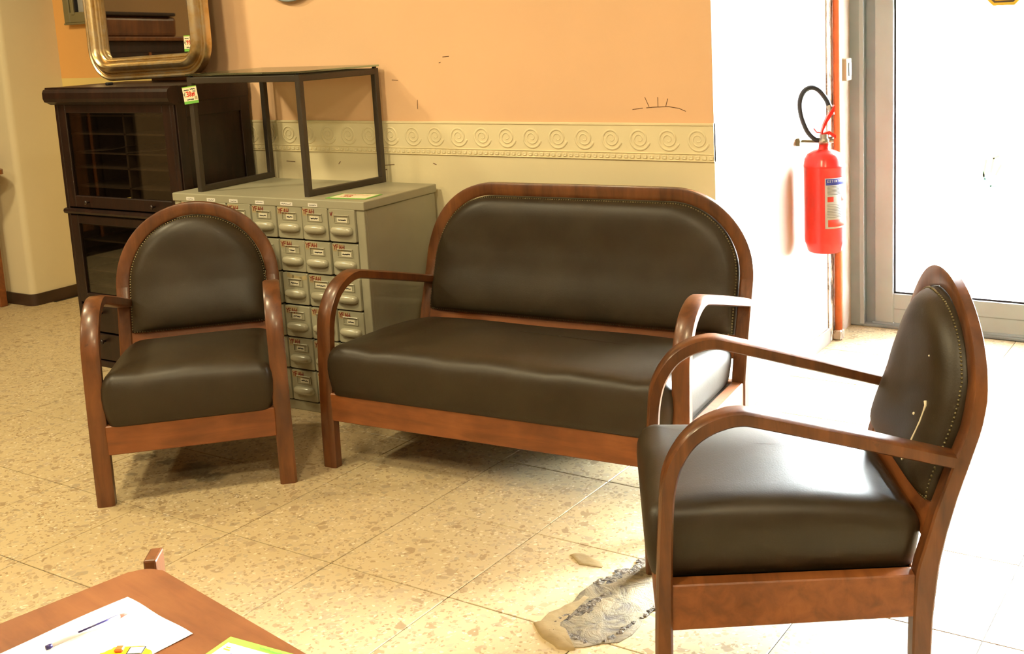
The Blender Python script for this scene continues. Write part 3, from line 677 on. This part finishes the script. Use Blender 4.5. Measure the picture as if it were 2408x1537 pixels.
# shared drawer pieces
bm = BM(); rr_ = rrect(-.0622, .0622, -.0612, .0612, .006, 3)
loft(bm, [[(x, .012, z) for x, z in rr_], [(x, -.0015, z) for x, z in rr_], [(x * .975, -.004, z * .975) for x, z in rr_]])
dr_me = bm
def capsule():
    bm = BM(); rings = []
    for k in range(9):
        t = k / 8; a = PI * (t - .5)
        xx = .050 * math.copysign(abs(math.sin(a)) ** .75, math.sin(a)); s = max(.02, math.cos(a)) ** .45
        rings.append([(xx, -.004 - .022 * s * max(0, math.sin(q)) ** .8 if math.sin(q) > 0 else -.002, .0175 * s * math.cos(q)) for q in [2 * PI * j / 16 for j in range(16)]])
    return loft(bm, rings)
proto = {}
for c in range(7):
    for r_ in range(6):
        cx = -.040 - CW * (c + .5); cz = .810 - RH * (r_ + .5)
        yo = random.choice((0, 0, 0, -.003, .002))
        if 'd' not in proto: d = obj('drawer', dr_me, 'filemetal', fc, 'auto'); proto['d'] = d
        else: d = share(proto['d'], fc, name='drawer')
        d.location = (cx + random.uniform(-.001, .001), yo, cz); 
        if 'h' not in proto: h_ = obj('handle', capsule(), 'filehandle', d, True); proto['h'] = h_
        else: h_ = share(proto['h'], d, name='handle')
        h_.location = (0, 0, -.0185)
        if 'l' not in proto:
            bm = BM(); box(bm, (-.036, -.009, .0370), (.036, -.003, .0400), .0008); box(bm, (-.036, -.0075, .012), (-.0335, -.003, .037)); box(bm, (.0335, -.0075, .012), (.036, -.003, .037)); box(bm, (-.036, -.0065, .010), (.036, -.003, .012))
            l_ = obj('label_holder', bm, 'filehandle', d); proto['l'] = l_
        else: l_ = share(proto['l'], d, name='label_holder')
        wl = random.uniform(.030, .058) / 2; xo_ = random.uniform(-.004, .006)
        obj('label_card', bx((xo_ - wl, -.0058, .013), (xo_ + wl, -.0045, .030)), 'label', d)
        bm = BM(); strokes(bm, scribble(-wl * .75, wl * .75, 0, .002, 14), (xo_, -.0058, .0215), (1, 0, 0), (0, 0, 1), (0, -1, 0), .003, .0004); obj('label_print', bm, 'blackink', d)
        if (c, r_) == (2, 2):
            bm = BM(); strokes(bm, [[(-.035, .052), (-.01, .045), (.03, .040), (.055, .048)]], (0, -.004, 0), (1, 0, 0), (0, 0, 1), (0, -1, 0), .016, .0004); obj('tape', bm, 'tape', d); continue
        if (c, r_) == (0, 0):
            bm = BM(); strokes(bm, [[(-.052, .048), (-.048, .036), (-.042, .050)]], (0, -.004, 0), (1, 0, 0), (0, 0, 1), (0, -1, 0), .0035, .0008); obj('marker_text', bm, 'redink', d)
            bm = BM(); poly_prism(bm, [(-.047, .028), (-.036, .028), (-.034, .048)], lambda p, s: (p[0], -.0042 - .0006 * s, p[1])); obj('tape', bm, 'tape', d); continue
        bm = BM(); tw = random.uniform(.044, .06); box(bm, (-.058, -.0046, .030), (-.058 + tw, -.004, .057)); obj('tape', bm, 'tape', d)
        bm = BM(); strokes(bm, text_lines('YEAH', .0175, .80, .06, -.055, .0355 + random.uniform(-.003, .003)), (0, -.0046, 0), (1, 0, 0), (0, 0, 1), (0, -1, 0), .0030, .0005); obj('marker_text', bm, 'redink', d)

# ------------------------------------------------------------------ glass topped frame on the cabinet
tf = thing('display_table', 'dark steel open frame table with thin glass top on the filing cabinet', 'table', (-3.35, 3.30, FH))
ZF = 1.296 - FH
def bar(a, b_, t=.024):
    a, b_ = Vector(a), Vector(b_); bm = BM(); d = (b_ - a).normalized(); u = Vector((0, 0, 1)) if abs(d.z) < .9 else Vector((1, 0, 0)); s = d.cross(u).normalized(); u = s.cross(d).normalized(); h_ = t / 2
    sec = lambda p: [p + s * h_ * x + u * h_ * y for x, y in ((-.8, -1), (.8, -1), (1, -.8), (1, .8), (.8, 1), (-.8, 1), (-1, .8), (-1, -.8))]
    return loft(bm, [sec(a), sec(b_)])
FL, RL, FR, RRt = (-.286, -.195), (-.306, .205), (.283, -.180), (.318, .205)
z0, z1 = .012, ZF - .013
for p in (FL, RL, FR, RRt): obj('upright', bar((*p, 0.0), (*p, ZF)), 'framemetal', tf); obj('glass_pad', bx((p[0] - .006, p[1] - .006, ZF), (p[0] + .006, p[1] + .006, ZF + .006)), 'gasket', tf)
for a, b_ in ((FL, RL), (FR, RRt)):
    obj('foot_rail', bar((*a, z0), (*b_, z0)), 'framemetal', tf); obj('top_rail', bar((*a, z1), (*b_, z1)), 'framemetal', tf)
for a, b_ in ((FL, FR), (RL, RRt)): obj('top_rail', bar((*a, z1), (*b_, z1)), 'framemetal', tf)
bm = BM(); poly_prism(bm, [(FL[0] - .014, FL[1] - .014), (FR[0] + .014, FR[1] - .014), (RRt[0] + .014, RRt[1] + .014), (RL[0] - .014, RL[1] + .014)], lambda p, s: (p[0], p[1], ZF + .006 + .007 * s)); obj('glass_top', bm, 'glasstop', tf)

# price cards
def price_card(label, loc, rot, w_, h_, text, main='cardcream', edge='green', lime=False):
    c = thing('price_tag', label, 'price tag', loc); c.rotation_euler = rot
    obj('card', bx((-w_ / 2, -.0007, -h_ / 2), (w_ / 2, .0, h_ / 2)), main, c)
    obj('green_band', bx((-w_ / 2, -.0011, -h_ / 2), (w_ / 2, -.0007, -h_ / 2 + h_ * .16)), edge, c)
    obj('top_band', bx((-w_ / 2, -.0011, h_ / 2 - h_ * .05), (w_ / 2, -.0007, h_ / 2)), 'lime', c)
    ax = ((0, -.0007, 0), (1, 0, 0), (0, 0, 1), (0, -1, 0))
    bm = BM(); strokes(bm, scribble(-w_ * .40, -w_ * .05, h_ * .30, h_ * .025, 14) + scribble(w_ * .05, w_ * .4, h_ * .33, h_ * .03, 12) + scribble(w_ * .2, w_ * .4, h_ * .2, h_ * .03, 8) + scribble(-w_ * .28, w_ * .2, -h_ * .25, h_ * .035, 14), *ax, w_ * .035); obj('handwriting', bm, 'blackink', c)
    bm = BM(); strokes(bm, text_lines('e', h_ * .26, .8, 0, -w_ * .45, -h_ * .08), *ax, w_ * .022); obj('currency_sign', bm, 'blackink', c)
    bm = BM(); strokes(bm, text_lines(text[0], h_ * .27, .72, .02, -w_ * .26, -h_ * .07) + text_lines(text[1], h_ * .16, .72, .02, w_ * .12, -h_ * .05), *ax, w_ * .05); obj('price_digits', bm, 'orangered', c)
    obj('seal', bx((w_ * .28, -.0012, -h_ * .28), (w_ * .46, -.0008, -h_ * .10)), 'tape', c)
    return c
price_card('green edged price tag stuck on the left upright of the steel frame', (-3.628, 3.089, 1.227), (0, math.radians(-6), math.radians(12)), .068, .068, ('38,', '85'))
t_ = thing('price_tag', 'price sheet with green edge lying on the filing cabinet top', 'price tag', (-2.882, 3.165, FH + .0005), .12)
obj('card', bx((-.095, -.05, 0), (.085, .062, .001)), 'green', t_); obj('face', bx((-.083, -.036, .001), (.075, .054, .0016)), 'cardcream', t_)
bm = BM(); strokes(bm, scribble(-.06, .05, .03, .004, 16) + text_lines('38', .03, .8, 0, -.05, -.015), (0, 0, .0016), (1, 0, 0), (0, 1, 0), (0, 0, 1), .004); obj('handwriting', bm, 'orangered', t_)

# ------------------------------------------------------------------ bookcase
BX0, BX1, BY0, BY1, BH = -4.563, -3.784, 3.13, 3.528, 1.262
bc = thing('bookcase', 'tall dark mahogany bookcase with glazed doors under the gilt mirror', 'bookcase', (BX0, BY0, 0))
BW, BD = BX1 - BX0, BY1 - BY0
zc0, zc1 = .717, 1.195
obj('back_panel', bx((.01, BD - .012, .02), (BW - .01, BD, 1.2)), 'blackwood', bc)
def side_panel(x0, x1, za, zb_):
    s_ = obj('side_panel', bx((x0, .006, za), (x1, BD, zb_), .002), 'darkwood', bc)
    xs = x1 if x1 > BW / 2 else x0; sg_ = 1 if x1 > BW / 2 else -1
    for a, b_ in (((.006, za), (.055, zb_)), ((BD - .05, za), (BD, zb_)), ((.055, za), (BD - .05, za + .06)), ((.055, zb_ - .07), (BD - .05, zb_))):
        obj('panel_frame', bx((min(xs, xs + .008 * sg_), a[0], a[1]), (max(xs, xs + .008 * sg_), b_[0], b_[1]), .002), 'darkwood', s_)
for x0, x1 in ((0, .018), (BW - .018, BW)):
    side_panel(x0, x1, .02, .705); side_panel(x0, x1, .722, 1.2)
bm = BM()
prof = [(-.0, 1.185), (-.012, 1.192), (-.030, 1.20), (-.036, 1.215), (-.036, 1.24), (-.030, 1.252), (-.02, 1.256), (-.02, 1.262), (.02, 1.262), (.02, 1.185)]
loft(bm, [[(x, y, z) for y, z in prof] for x in (-.026, BW + .012)]); obj('crown_moulding', bm, 'darkwood', bc)
obj('top_board', bx((-.006, .018, 1.19), (BW + .012, BD, BH), .003), 'darkwood', bc)
bm = BM(); loft(bm, [[(x, y, z) for y, z in ((0, .700), (-.010, .704), (-.013, .713), (-.010, .722), (0, .726), (.05, .726), (.05, .70))] for x in (-.010, BW + .008)]); obj('middle_ledge', bm, 'darkwood', bc)
obj('plinth', bx((-.004, -.003, 0), (BW + .004, BD, .03), .003), 'darkwood', bc)
def glazed(z0, z1, low, knobs):
    d = obj('door', bx((.022, -.002, z0), (.072, .018, z1), .003), 'darkwood', bc)
    obj('stile', bx((BW - .072, -.002, z0), (BW - .022, .018, z1), .003), 'darkwood', d)
    obj('door_rail', bx((.072, -.002, z1 - .038), (BW - .072, .018, z1), .003), 'darkwood', d)
    obj('door_rail', bx((.072, -.002, z0), (BW - .072, .018, z0 + low), .003), 'darkwood', d)
    obj('glass', bx((.068, .006, z0 + low - .004), (BW - .068, .009, z1 - .034)), 'glasscase', d)
    for x in knobs:
        bm = BM(); lathe(bm, [(.004, 0), (.004, .010), (.010, .016), (.010, .020), (.004, .024)], 14); bmesh.ops.rotate(bm, cent=(0, 0, 0), matrix=Matrix.Rotation(PI / 2, 3, 'X'), verts=bm.verts[:]); bmesh.ops.translate(bm, vec=(x, -.002, z0 + low * .5), verts=bm.verts[:]); obj('knob', bm, 'darkwood', d, True)
glazed(.732, 1.188, .052, (.165, .60)); glazed(.295, .696, .045, (.165, .60))
obj('frame_post', bx((.0, -.002, .03), (.022, .02, 1.19), .003), 'darkwood', bc); obj('frame_post', bx((BW - .022, -.002, .03), (BW, .02, 1.19), .003), 'darkwood', bc)
for z in (.815, .90, .965, 1.05, 1.13, .36, .43, .50, .57, .64): obj('shelf', bx((.02, .05, z), (BW - .02, BD - .012, z + .007)), 'shelfwood', bc)
for z0, z1 in ((.74, 1.185), (.3, .69)): obj('divider', bx((BW / 2 - .006, .05, z0), (BW / 2 + .006, BD - .012, z1)), 'shelfwood', bc)
for z0, z1 in ((.166, .286), (.036, .158)):
    dd = obj('drawer', bx((.024, -.004, z0), (BW - .024, .02, z1), .004), 'darkwood', bc)
    for x in (.165, BW - .165):
        bm = BM(); lathe(bm, [(.005, 0), (.005, .010), (.012, .017), (.012, .023), (.004, .027)], 14); bmesh.ops.rotate(bm, cent=(0, 0, 0), matrix=Matrix.Rotation(PI / 2, 3, 'X'), verts=bm.verts[:]); bmesh.ops.translate(bm, vec=(x, -.004, (z0 + z1) / 2 + .03), verts=bm.verts[:]); obj('knob', bm, 'darkwood', dd, True)
# papers inside
pm = thing('loose_papers', 'curled old papers lying on a shelf inside the glazed bookcase', 'papers', (BX0, BY0, 0))
for x0, x1, z in ((.10, .42, .974), (.40, .70, .974)):
    bm = BM(); n = 10
    top = [[(x0 + (x1 - x0) * i / n, .045 + .25 * j, z + .03 * (i / n) ** 2 * (1 - .4 * j) + .002) for j in (0, 1)] for i in range(n + 1)]
    loft(bm, [[a, b_, (b_[0], b_[1], b_[2] + .002), (a[0], a[1], a[2] + .002)] for a, b_ in top]); obj('sheet', bm, 'shelfwood', pm)
bs = obj('rubber_foot', BM() and bx((-4.335, 3.23, BH), (-4.315, 3.26, BH + .012), .003), 'gasket'); tag(bs, 'tiny black rubber block on the bookcase top', 'block')

# ------------------------------------------------------------------ gilt mirror
mr = thing('gilt_mirror', 'large gilt framed mirror with rounded corners leaning above the bookcase', 'mirror', (-4.252, 3.425, BH + .014))
mr.rotation_euler = (math.radians(-1.2), math.radians(-1.4), 0)
MW, MH = .795 / 2, 1.15
prof = [(0, .0), (0, -.026), (.004, -.032), (.010, -.034), (.016, -.030), (.018, -.024), (.022, -.022), (.026, -.030), (.031, -.031), (.034, -.026), (.040, -.040), (.050, -.054), (.062, -.059), (.073, -.053), (.080, -.040), (.082, -.030), (.086, -.028), (.090, -.033), (.094, -.030), (.096, -.022), (.101, -.020), (.104, -.012), (.104, .0)]
bm = BM(); rings = []
for d, y in prof: rings.append([(x, y, z) for x, z in rrect(-MW + d, MW - d, d, MH - d, max(.02, .15 - d), 10)])
loft(bm, rings, loop=True); mrf = obj('gilt_frame', bm, 'gilt', mr, 'auto')
bm = BM(); poly_prism(bm, rrect(-MW + .10, MW - .10, .10, MH - .10, .05, 8), lambda p, s: (p[0], -.010 + .004 * s, p[1])); obj('mirror_glass', bm, 'mirror', mr)
bm = BM(); poly_prism(bm, rrect(-MW + .01, MW - .01, .01, MH - .01, .14, 8), lambda p, s: (p[0], .0 + .006 * s, p[1])); obj('backing', bm, 'darkwood', mr)
price_card('green edged price tag stuck on the mirror glass', (-3.975, 3.409, 1.425), (math.radians(-2), 0, math.radians(3)), .066, .068, ('99', '5'))

# ------------------------------------------------------------------ wall plate
pl = thing('wall_plate', 'round grey plate hanging high on the peach wall', 'plate', (-3.48, YW, 1.765))
bm = BM(); lathe(bm, [(.02, .002), (.12, .002), (.185, .022), (.19, .026), (.185, .03), (.12, .012), (.02, .012)], 40); bmesh.ops.rotate(bm, cent=(0, 0, 0), matrix=Matrix.Rotation(PI / 2, 3, 'X'), verts=bm.verts[:]); obj('dish', bm, 'alugrey', pl, True)
bm = BM(); lathe(bm, [(.02, .011), (.10, .011), (.10, .014), (.02, .014)], 32); bmesh.ops.rotate(bm, cent=(0, 0, 0), matrix=Matrix.Rotation(PI / 2, 3, 'X'), verts=bm.verts[:]); obj('centre', bm, 'creamplastic', pl, True)

# ------------------------------------------------------------------ fire extinguisher
fe = thing('fire_extinguisher', 'red fire extinguisher with black hose hung on the sunlit wall', 'fire extinguisher', (-1.487, 4.362, .485))
fe.rotation_euler = (0, math.radians(0), math.radians(0))
R_ = .080
bm = BM(); lathe(bm, [(.01, .012), (.045, .010), (.062, .0), (.068, .006), (.074, .03), (.079, .04), (R_, .05), (R_, .34), (.0815, .343), (.0815, .349), (R_, .352), (.077, .375), (.066, .393), (.045, .405), (.026, .410), (.022, .414), (.02, .432), (.01, .433)], 40); obj('cylinder', bm, 'red', fe, True)
bm = BM(); lathe(bm, [(.012, .43), (.022, .432), (.024, .45), (.018, .455), (.018, .47), (.008, .472)], 20); obj('valve', bm, 'chrome', fe, True)
bm = BM(); tube(bm, [(.0, .0, .447), (.035, .012, .447)], .012, 10); obj('gauge', bm, 'chrome', fe, True)
vd = Vector((.75, .66, 0))     # to the right in view
vdn = Vector((.851, .523, 0)).normalized()
def fp(a, z, b_=0): v = vdn * a; return (v.x + b_ * vdn.y, v.y - b_ * vdn.x, z)
bm = BM(); loft(bm, [[fp(a, z + dz, w_) for w_, dz in ((-.012, -.012), (.012, -.012), (.012, .012), (-.012, .012))] for a, z in ((-.012, .470), (-.004, .497), (.012, .530), (.040, .572))]); obj('lever', bm, 'red', fe, 'auto')
bm = BM(); loft(bm, [[fp(a, z + dz, w_) for w_, dz in ((-.011, -.007), (.011, -.007), (.011, .007), (-.011, .007))] for a, z in ((-.008, .468), (.02, .476), (.045, .458))]); obj('carry_handle', bm, 'red', fe, 'auto')
bm = BM(); tube(bm, [fp(-.01, .476), fp(-.03, .480), fp(-.04, .495)], .003, 6); obj('safety_pin', bm, 'red', fe, True)
hp = catmull([fp(-.01, .447), fp(-.035, .452), fp(-.065, .485), fp(-.088, .545), fp(-.093, .60), fp(-.078, .64), fp(-.05, .655), fp(-.02, .645), fp(.008, .61), fp(.020, .585)], 6)
bm = BM(); tube(bm, hp, .0100, 10); obj('hose', bm, 'rubber', fe, True)
bm = BM(); tube(bm, [fp(.017, .592), fp(.026, .570), fp(.034, .545)], [.009, .011, .008], 10); obj('nozzle', bm, 'chrome', fe, True)
# wrapped label
def wrap(a0, a1, z0, z1, r_, n=12):
    bm = BM(); rings = []
    for k in range(n + 1):
        a = a0 + (a1 - a0) * k / n; rings.append([(q * math.cos(a), q * math.sin(a), z) for q, z in ((r_, z0), (r_, z1), (r_ + .0008, z1), (r_ + .0008, z0))])
    return loft(bm, rings)
va = math.atan2(-4.362, 1.487)  # angle facing the camera
a0, a1 = va + .02 - .0, va + 1.75
lb = obj('label', wrap(a0, a1, .105, .305, R_), 'paper', fe, True)
obj('label_header', wrap(a0 + .05, a1, .278, .302, R_ + .0006), 'blueink', lb, True)
obj('label_footer', wrap(a0 + .14, a1 - .15, .112, .140, R_ + .0006), 'orangered', lb, True)
obj('pictogram', wrap(a0 + .12, a0 + .42, .212, .232, R_ + .0006), 'orangered', lb, True); obj('pictogram', wrap(a0 + .9, a0 + 1.1, .212, .236, R_ + .0006), 'orangered', lb, True)
for k in range(7): obj('print_line', wrap(a0 + .12, a0 + random.uniform(.7, 1.2), .240 + .0052 * k, .242 + .0052 * k, R_ + .0006), 'greyink', lb)
for k in range(9): obj('print_line', wrap(a0 + .1, a0 + random.uniform(.7, 1.2), .150 + .0062 * k, .1515 + .0062 * k, R_ + .0006), 'greyink', lb)
bm = BM(); 
for k, ch in enumerate('ESTINTORE'):
    a = a0 + .12 + .105 * k; t = Vector((-math.sin(a), math.cos(a), 0)); nrm = Vector((math.cos(a), math.sin(a), 0))
    strokes(bm, text_lines(ch, .0085), tuple(nrm * (R_ + .0016) + Vector((0, 0, .289))), tuple(t), (0, 0, 1), tuple(nrm), .0018, .0002)
obj('header_text', bm, 'paper', lb)
obj('wall_bracket', bx((-.105, -.035, .425), (-.088, .035, .455), .003), 'oliveframe', fe); obj('bracket_arm', bx((-.09, -.012, .437), (-.01, .012, .447), .002), 'oliveframe', fe)

# ------------------------------------------------------------------ low table in the foreground
TZ = .480; ta = math.radians(-11.2)
tbl = thing('coffee_table', 'low orange brown wooden table with rounded corner in the foreground', 'table', (-1.758, 1.289, 0), ta)
TL, TD = 1.15, .62
bm = BM(); poly_prism(bm, rrect(0, TL, -TD, 0, .045, 8), lambda p, s: (p[0], p[1], TZ - .024 + .024 * s)); bmesh.ops.bevel(bm, geom=[e for e in bm.edges if e.calc_length() > 0 and abs(e.verts[0].co.z - e.verts[1].co.z) < 1e-6], offset=.004, segments=2, affect='EDGES'); obj('table_top', bm, 'tablewood', tbl, 'auto')
for x, y in ((-.025, .0185), (TL + .025, .0185), (-.025, -TD - .0185), (TL + .025, -TD - .0185)):
    sx = 1 if x < .5 else -1; sy = -1 if y > -.3 else 1
    bm = BM(); box(bm, (-.028, -.0125, 0), (.028, .0125, TZ + .004), .004, 0, 2); bmesh.ops.rotate(bm, cent=(0, 0, 0), matrix=Matrix.Rotation(math.radians(42) * (sx * sy), 3, 'Z'), verts=bm.verts[:]); bmesh.ops.translate(bm, vec=(x, y, 0), verts=bm.verts[:]); obj('leg', bm, 'wood', tbl)
for a, b_ in (((.02, -.035, TZ - .10), (TL - .02, -.015, TZ - .024)), ((.02, -TD + .015, TZ - .10), (TL - .02, -TD + .035, TZ - .024)), ((.015, -TD + .03, TZ - .10), (.035, -.03, TZ - .024)), ((TL - .035, -TD + .03, TZ - .10), (TL - .015, -.03, TZ - .024))): obj('apron', bx(a, b_, .002), 'darkwood', tbl)
def flatsheet(name, corner, ang, w_, l_, mat, z, wav=.002, parent=None):
    bm = BM(); n, m_ = 10, 12; u = Vector((math.cos(ang), math.sin(ang), 0)); v = Vector((math.sin(ang), -math.cos(ang), 0)); c = Vector((*corner, 0))
    def zz(i, j): return z + .0006 + wav * (1 + math.sin(i * .9 + j * .5)) * .5 * (1 if max(abs(i / n - .5), abs(j / m_ - .5)) > .3 else .3)
    gr = [[c + u * w_ * i / n + v * l_ * j / m_ + Vector((0, 0, zz(i, j))) for i in range(n + 1)] for j in range(m_ + 1)]
    lo = [[bm.verts.new(p) for p in row] for row in gr]; hi = [[bm.verts.new(p + Vector((0, 0, .0006))) for p in row] for row in gr]
    for j in range(m_):
        for i in range(n):
            bm.faces.new((hi[j][i], hi[j][i + 1], hi[j + 1][i + 1], hi[j + 1][i])); bm.faces.new((lo[j][i], lo[j + 1][i], lo[j + 1][i + 1], lo[j][i + 1]))
    return obj(name, bm, mat, parent, True)
tag(flatsheet('paper_sheet', (-1.683, 1.179), math.radians(-9), .21, .297, 'paper', TZ, .003), 'blank white sheet of paper on the low table', 'paper')
pz = TZ + .0085
pn = thing('pen', 'thin ballpoint pen with dark blue refill lying on the white paper', 'pen', (-1.624, 1.136, pz))
dv = Vector((-1.650 + 1.624, 1.005 - 1.136, 0)).normalized()
P_ = lambda t: tuple(dv * t)
bm = BM(); tube(bm, [P_(0), P_(.004), P_(.016)], [.0008, .002, .0036], 10); obj('tip', bm, 'plastic_pink', pn, True)
bm = BM(); tube(bm, [P_(.016), P_(.132)], .0034, 10); obj('barrel', bm, 'clear', pn, True)
U_ = lambda t: tuple(dv * t + Vector((0, 0, .0026)))
bm = BM(); tube(bm, [U_(.016), U_(.088)], .0021, 8); obj('ink_refill', bm, 'plastic_blue', pn, True)
bm = BM(); tube(bm, [P_(.132), P_(.136), P_(.142)], [.0034, .0044, .0040], 10); obj('end_plug', bm, 'plastic_blue', pn, True)
ct = thing('price_tag', 'lime green bordered price card on the low table edge', 'price tag', (-1.412, 1.170, TZ + .0005), math.radians(4))
obj('card', bx((0, -.11, 0), (.15, 0, .0012)), 'lime', ct); obj('face', bx((.010, -.11, .0012), (.138, -.016, .0018)), 'paper', ct)
bm = BM(); strokes(bm, scribble(.07, .13, -.008, .002, 16), (0, 0, .0012), (1, 0, 0), (0, 1, 0), (0, 0, 1), .002); obj('print', bm, 'green', ct)
bm = BM(); strokes(bm, scribble(.04, .11, -.045, .005, 12), (0, 0, .0018), (1, 0, 0), (0, 1, 0), (0, 0, 1), .003); obj('handwriting', bm, 'blueink', ct)
bm = BM(); strokes(bm, [[(.018, -.028), (.026, -.028)], [(.018, -.034), (.03, -.034)]], (0, 0, .0018), (1, 0, 0), (0, 1, 0), (0, 0, 1), .003); obj('stamp', bm, 'yellow', ct)
tm = thing('tape_measure', 'yellow tape measure with orange button on the low table', 'tape measure', (-1.470, 1.008, TZ), math.radians(32))
bm = BM(); poly_prism(bm, rrect(-.040, .040, -.030, .030, .016, 6), lambda p, s: (p[0], p[1], .036 * s + .0005)); bmesh.ops.bevel(bm, geom=[e for e in bm.edges if abs(e.verts[0].co.z - e.verts[1].co.z) < 1e-6], offset=.006, segments=2, affect='EDGES'); obj('case', bm, 'yellow', tm, 'auto')
obj('button', bx((-.018, .012, .036), (-.004, .026, .042), .002), 'orangeplastic', tm); obj('window', bx((.004, .008, .036), (.026, .026, .0375), .001), 'clear', tm)
obj('window_rim', bx((.002, .006, .0358), (.028, .028, .0368), .001), 'gasket', tm)

# ------------------------------------------------------------------ furniture at the edges
cn = thing('console_table', 'small wooden console table cut off at the left edge', 'table', (-6.47, 3.645, 0))
bm = BM(); poly_prism(bm, [(.62 * math.cos(a), -.0 + (.085 if math.sin(a) > 0 else .28) * math.sin(a)) for a in [2 * PI * k / 40 for k in range(40)]], lambda p, s: (p[0], p[1], .765 + .025 * s)); obj('table_top', bm, 'tablewood', cn, 'auto')
for x, y in ((.418, .025), (-.418, .025), (.25, -.18), (-.25, -.18)): obj('leg', bx((x - .022, y - .022, 0), (x + .022, y + .022, .766), .003), 'woodrail', cn)
obj('apron', bx((-.42, .03, .66), (.42, .06, .766), .002), 'woodrail', cn)
# sideboard that the mirror shows
sb = thing('sideboard', 'tall dark wooden sideboard reflected in the gilt mirror', 'sideboard', (-7.05, 1.72, 0), PI / 2)
obj('carcass', bx((-.75, -.22, .06), (.75, .25, 1.52), .004), 'darkwood', sb)
obj('plinth', bx((-.74, -.20, 0), (.74, .24, .06)), 'darkwood', sb)
obj('ledge', bx((-.80, -.27, 1.52), (.80, .26, 1.55), .008, 2), 'wood', sb)
obj('upper_box', bx((-.70, -.14, 1.55), (.72, .25, 1.70), .03, 3), 'wood', sb)
obj('top_board', bx((-.66, -.18, 1.70), (.74, .26, 1.725), .008, 2), 'darkwood', sb)
for k in range(4):
    x = -.72 + .36 * k; d_ = obj('door', bx((x + .01, -.235, .12), (x + .35, -.22, 1.44), .004), 'darkwood', sb)
    obj('door_panel', bx((x + .06, -.243, .18), (x + .30, -.235, 1.38), .006), 'wood' if k == 1 else 'darkwood', d_)
    obj('door_strip', bx((x - .01, -.245, .12), (x + .012, -.235, 1.44), .003), 'woodrail' if k % 2 else 'shelfwood', d_)
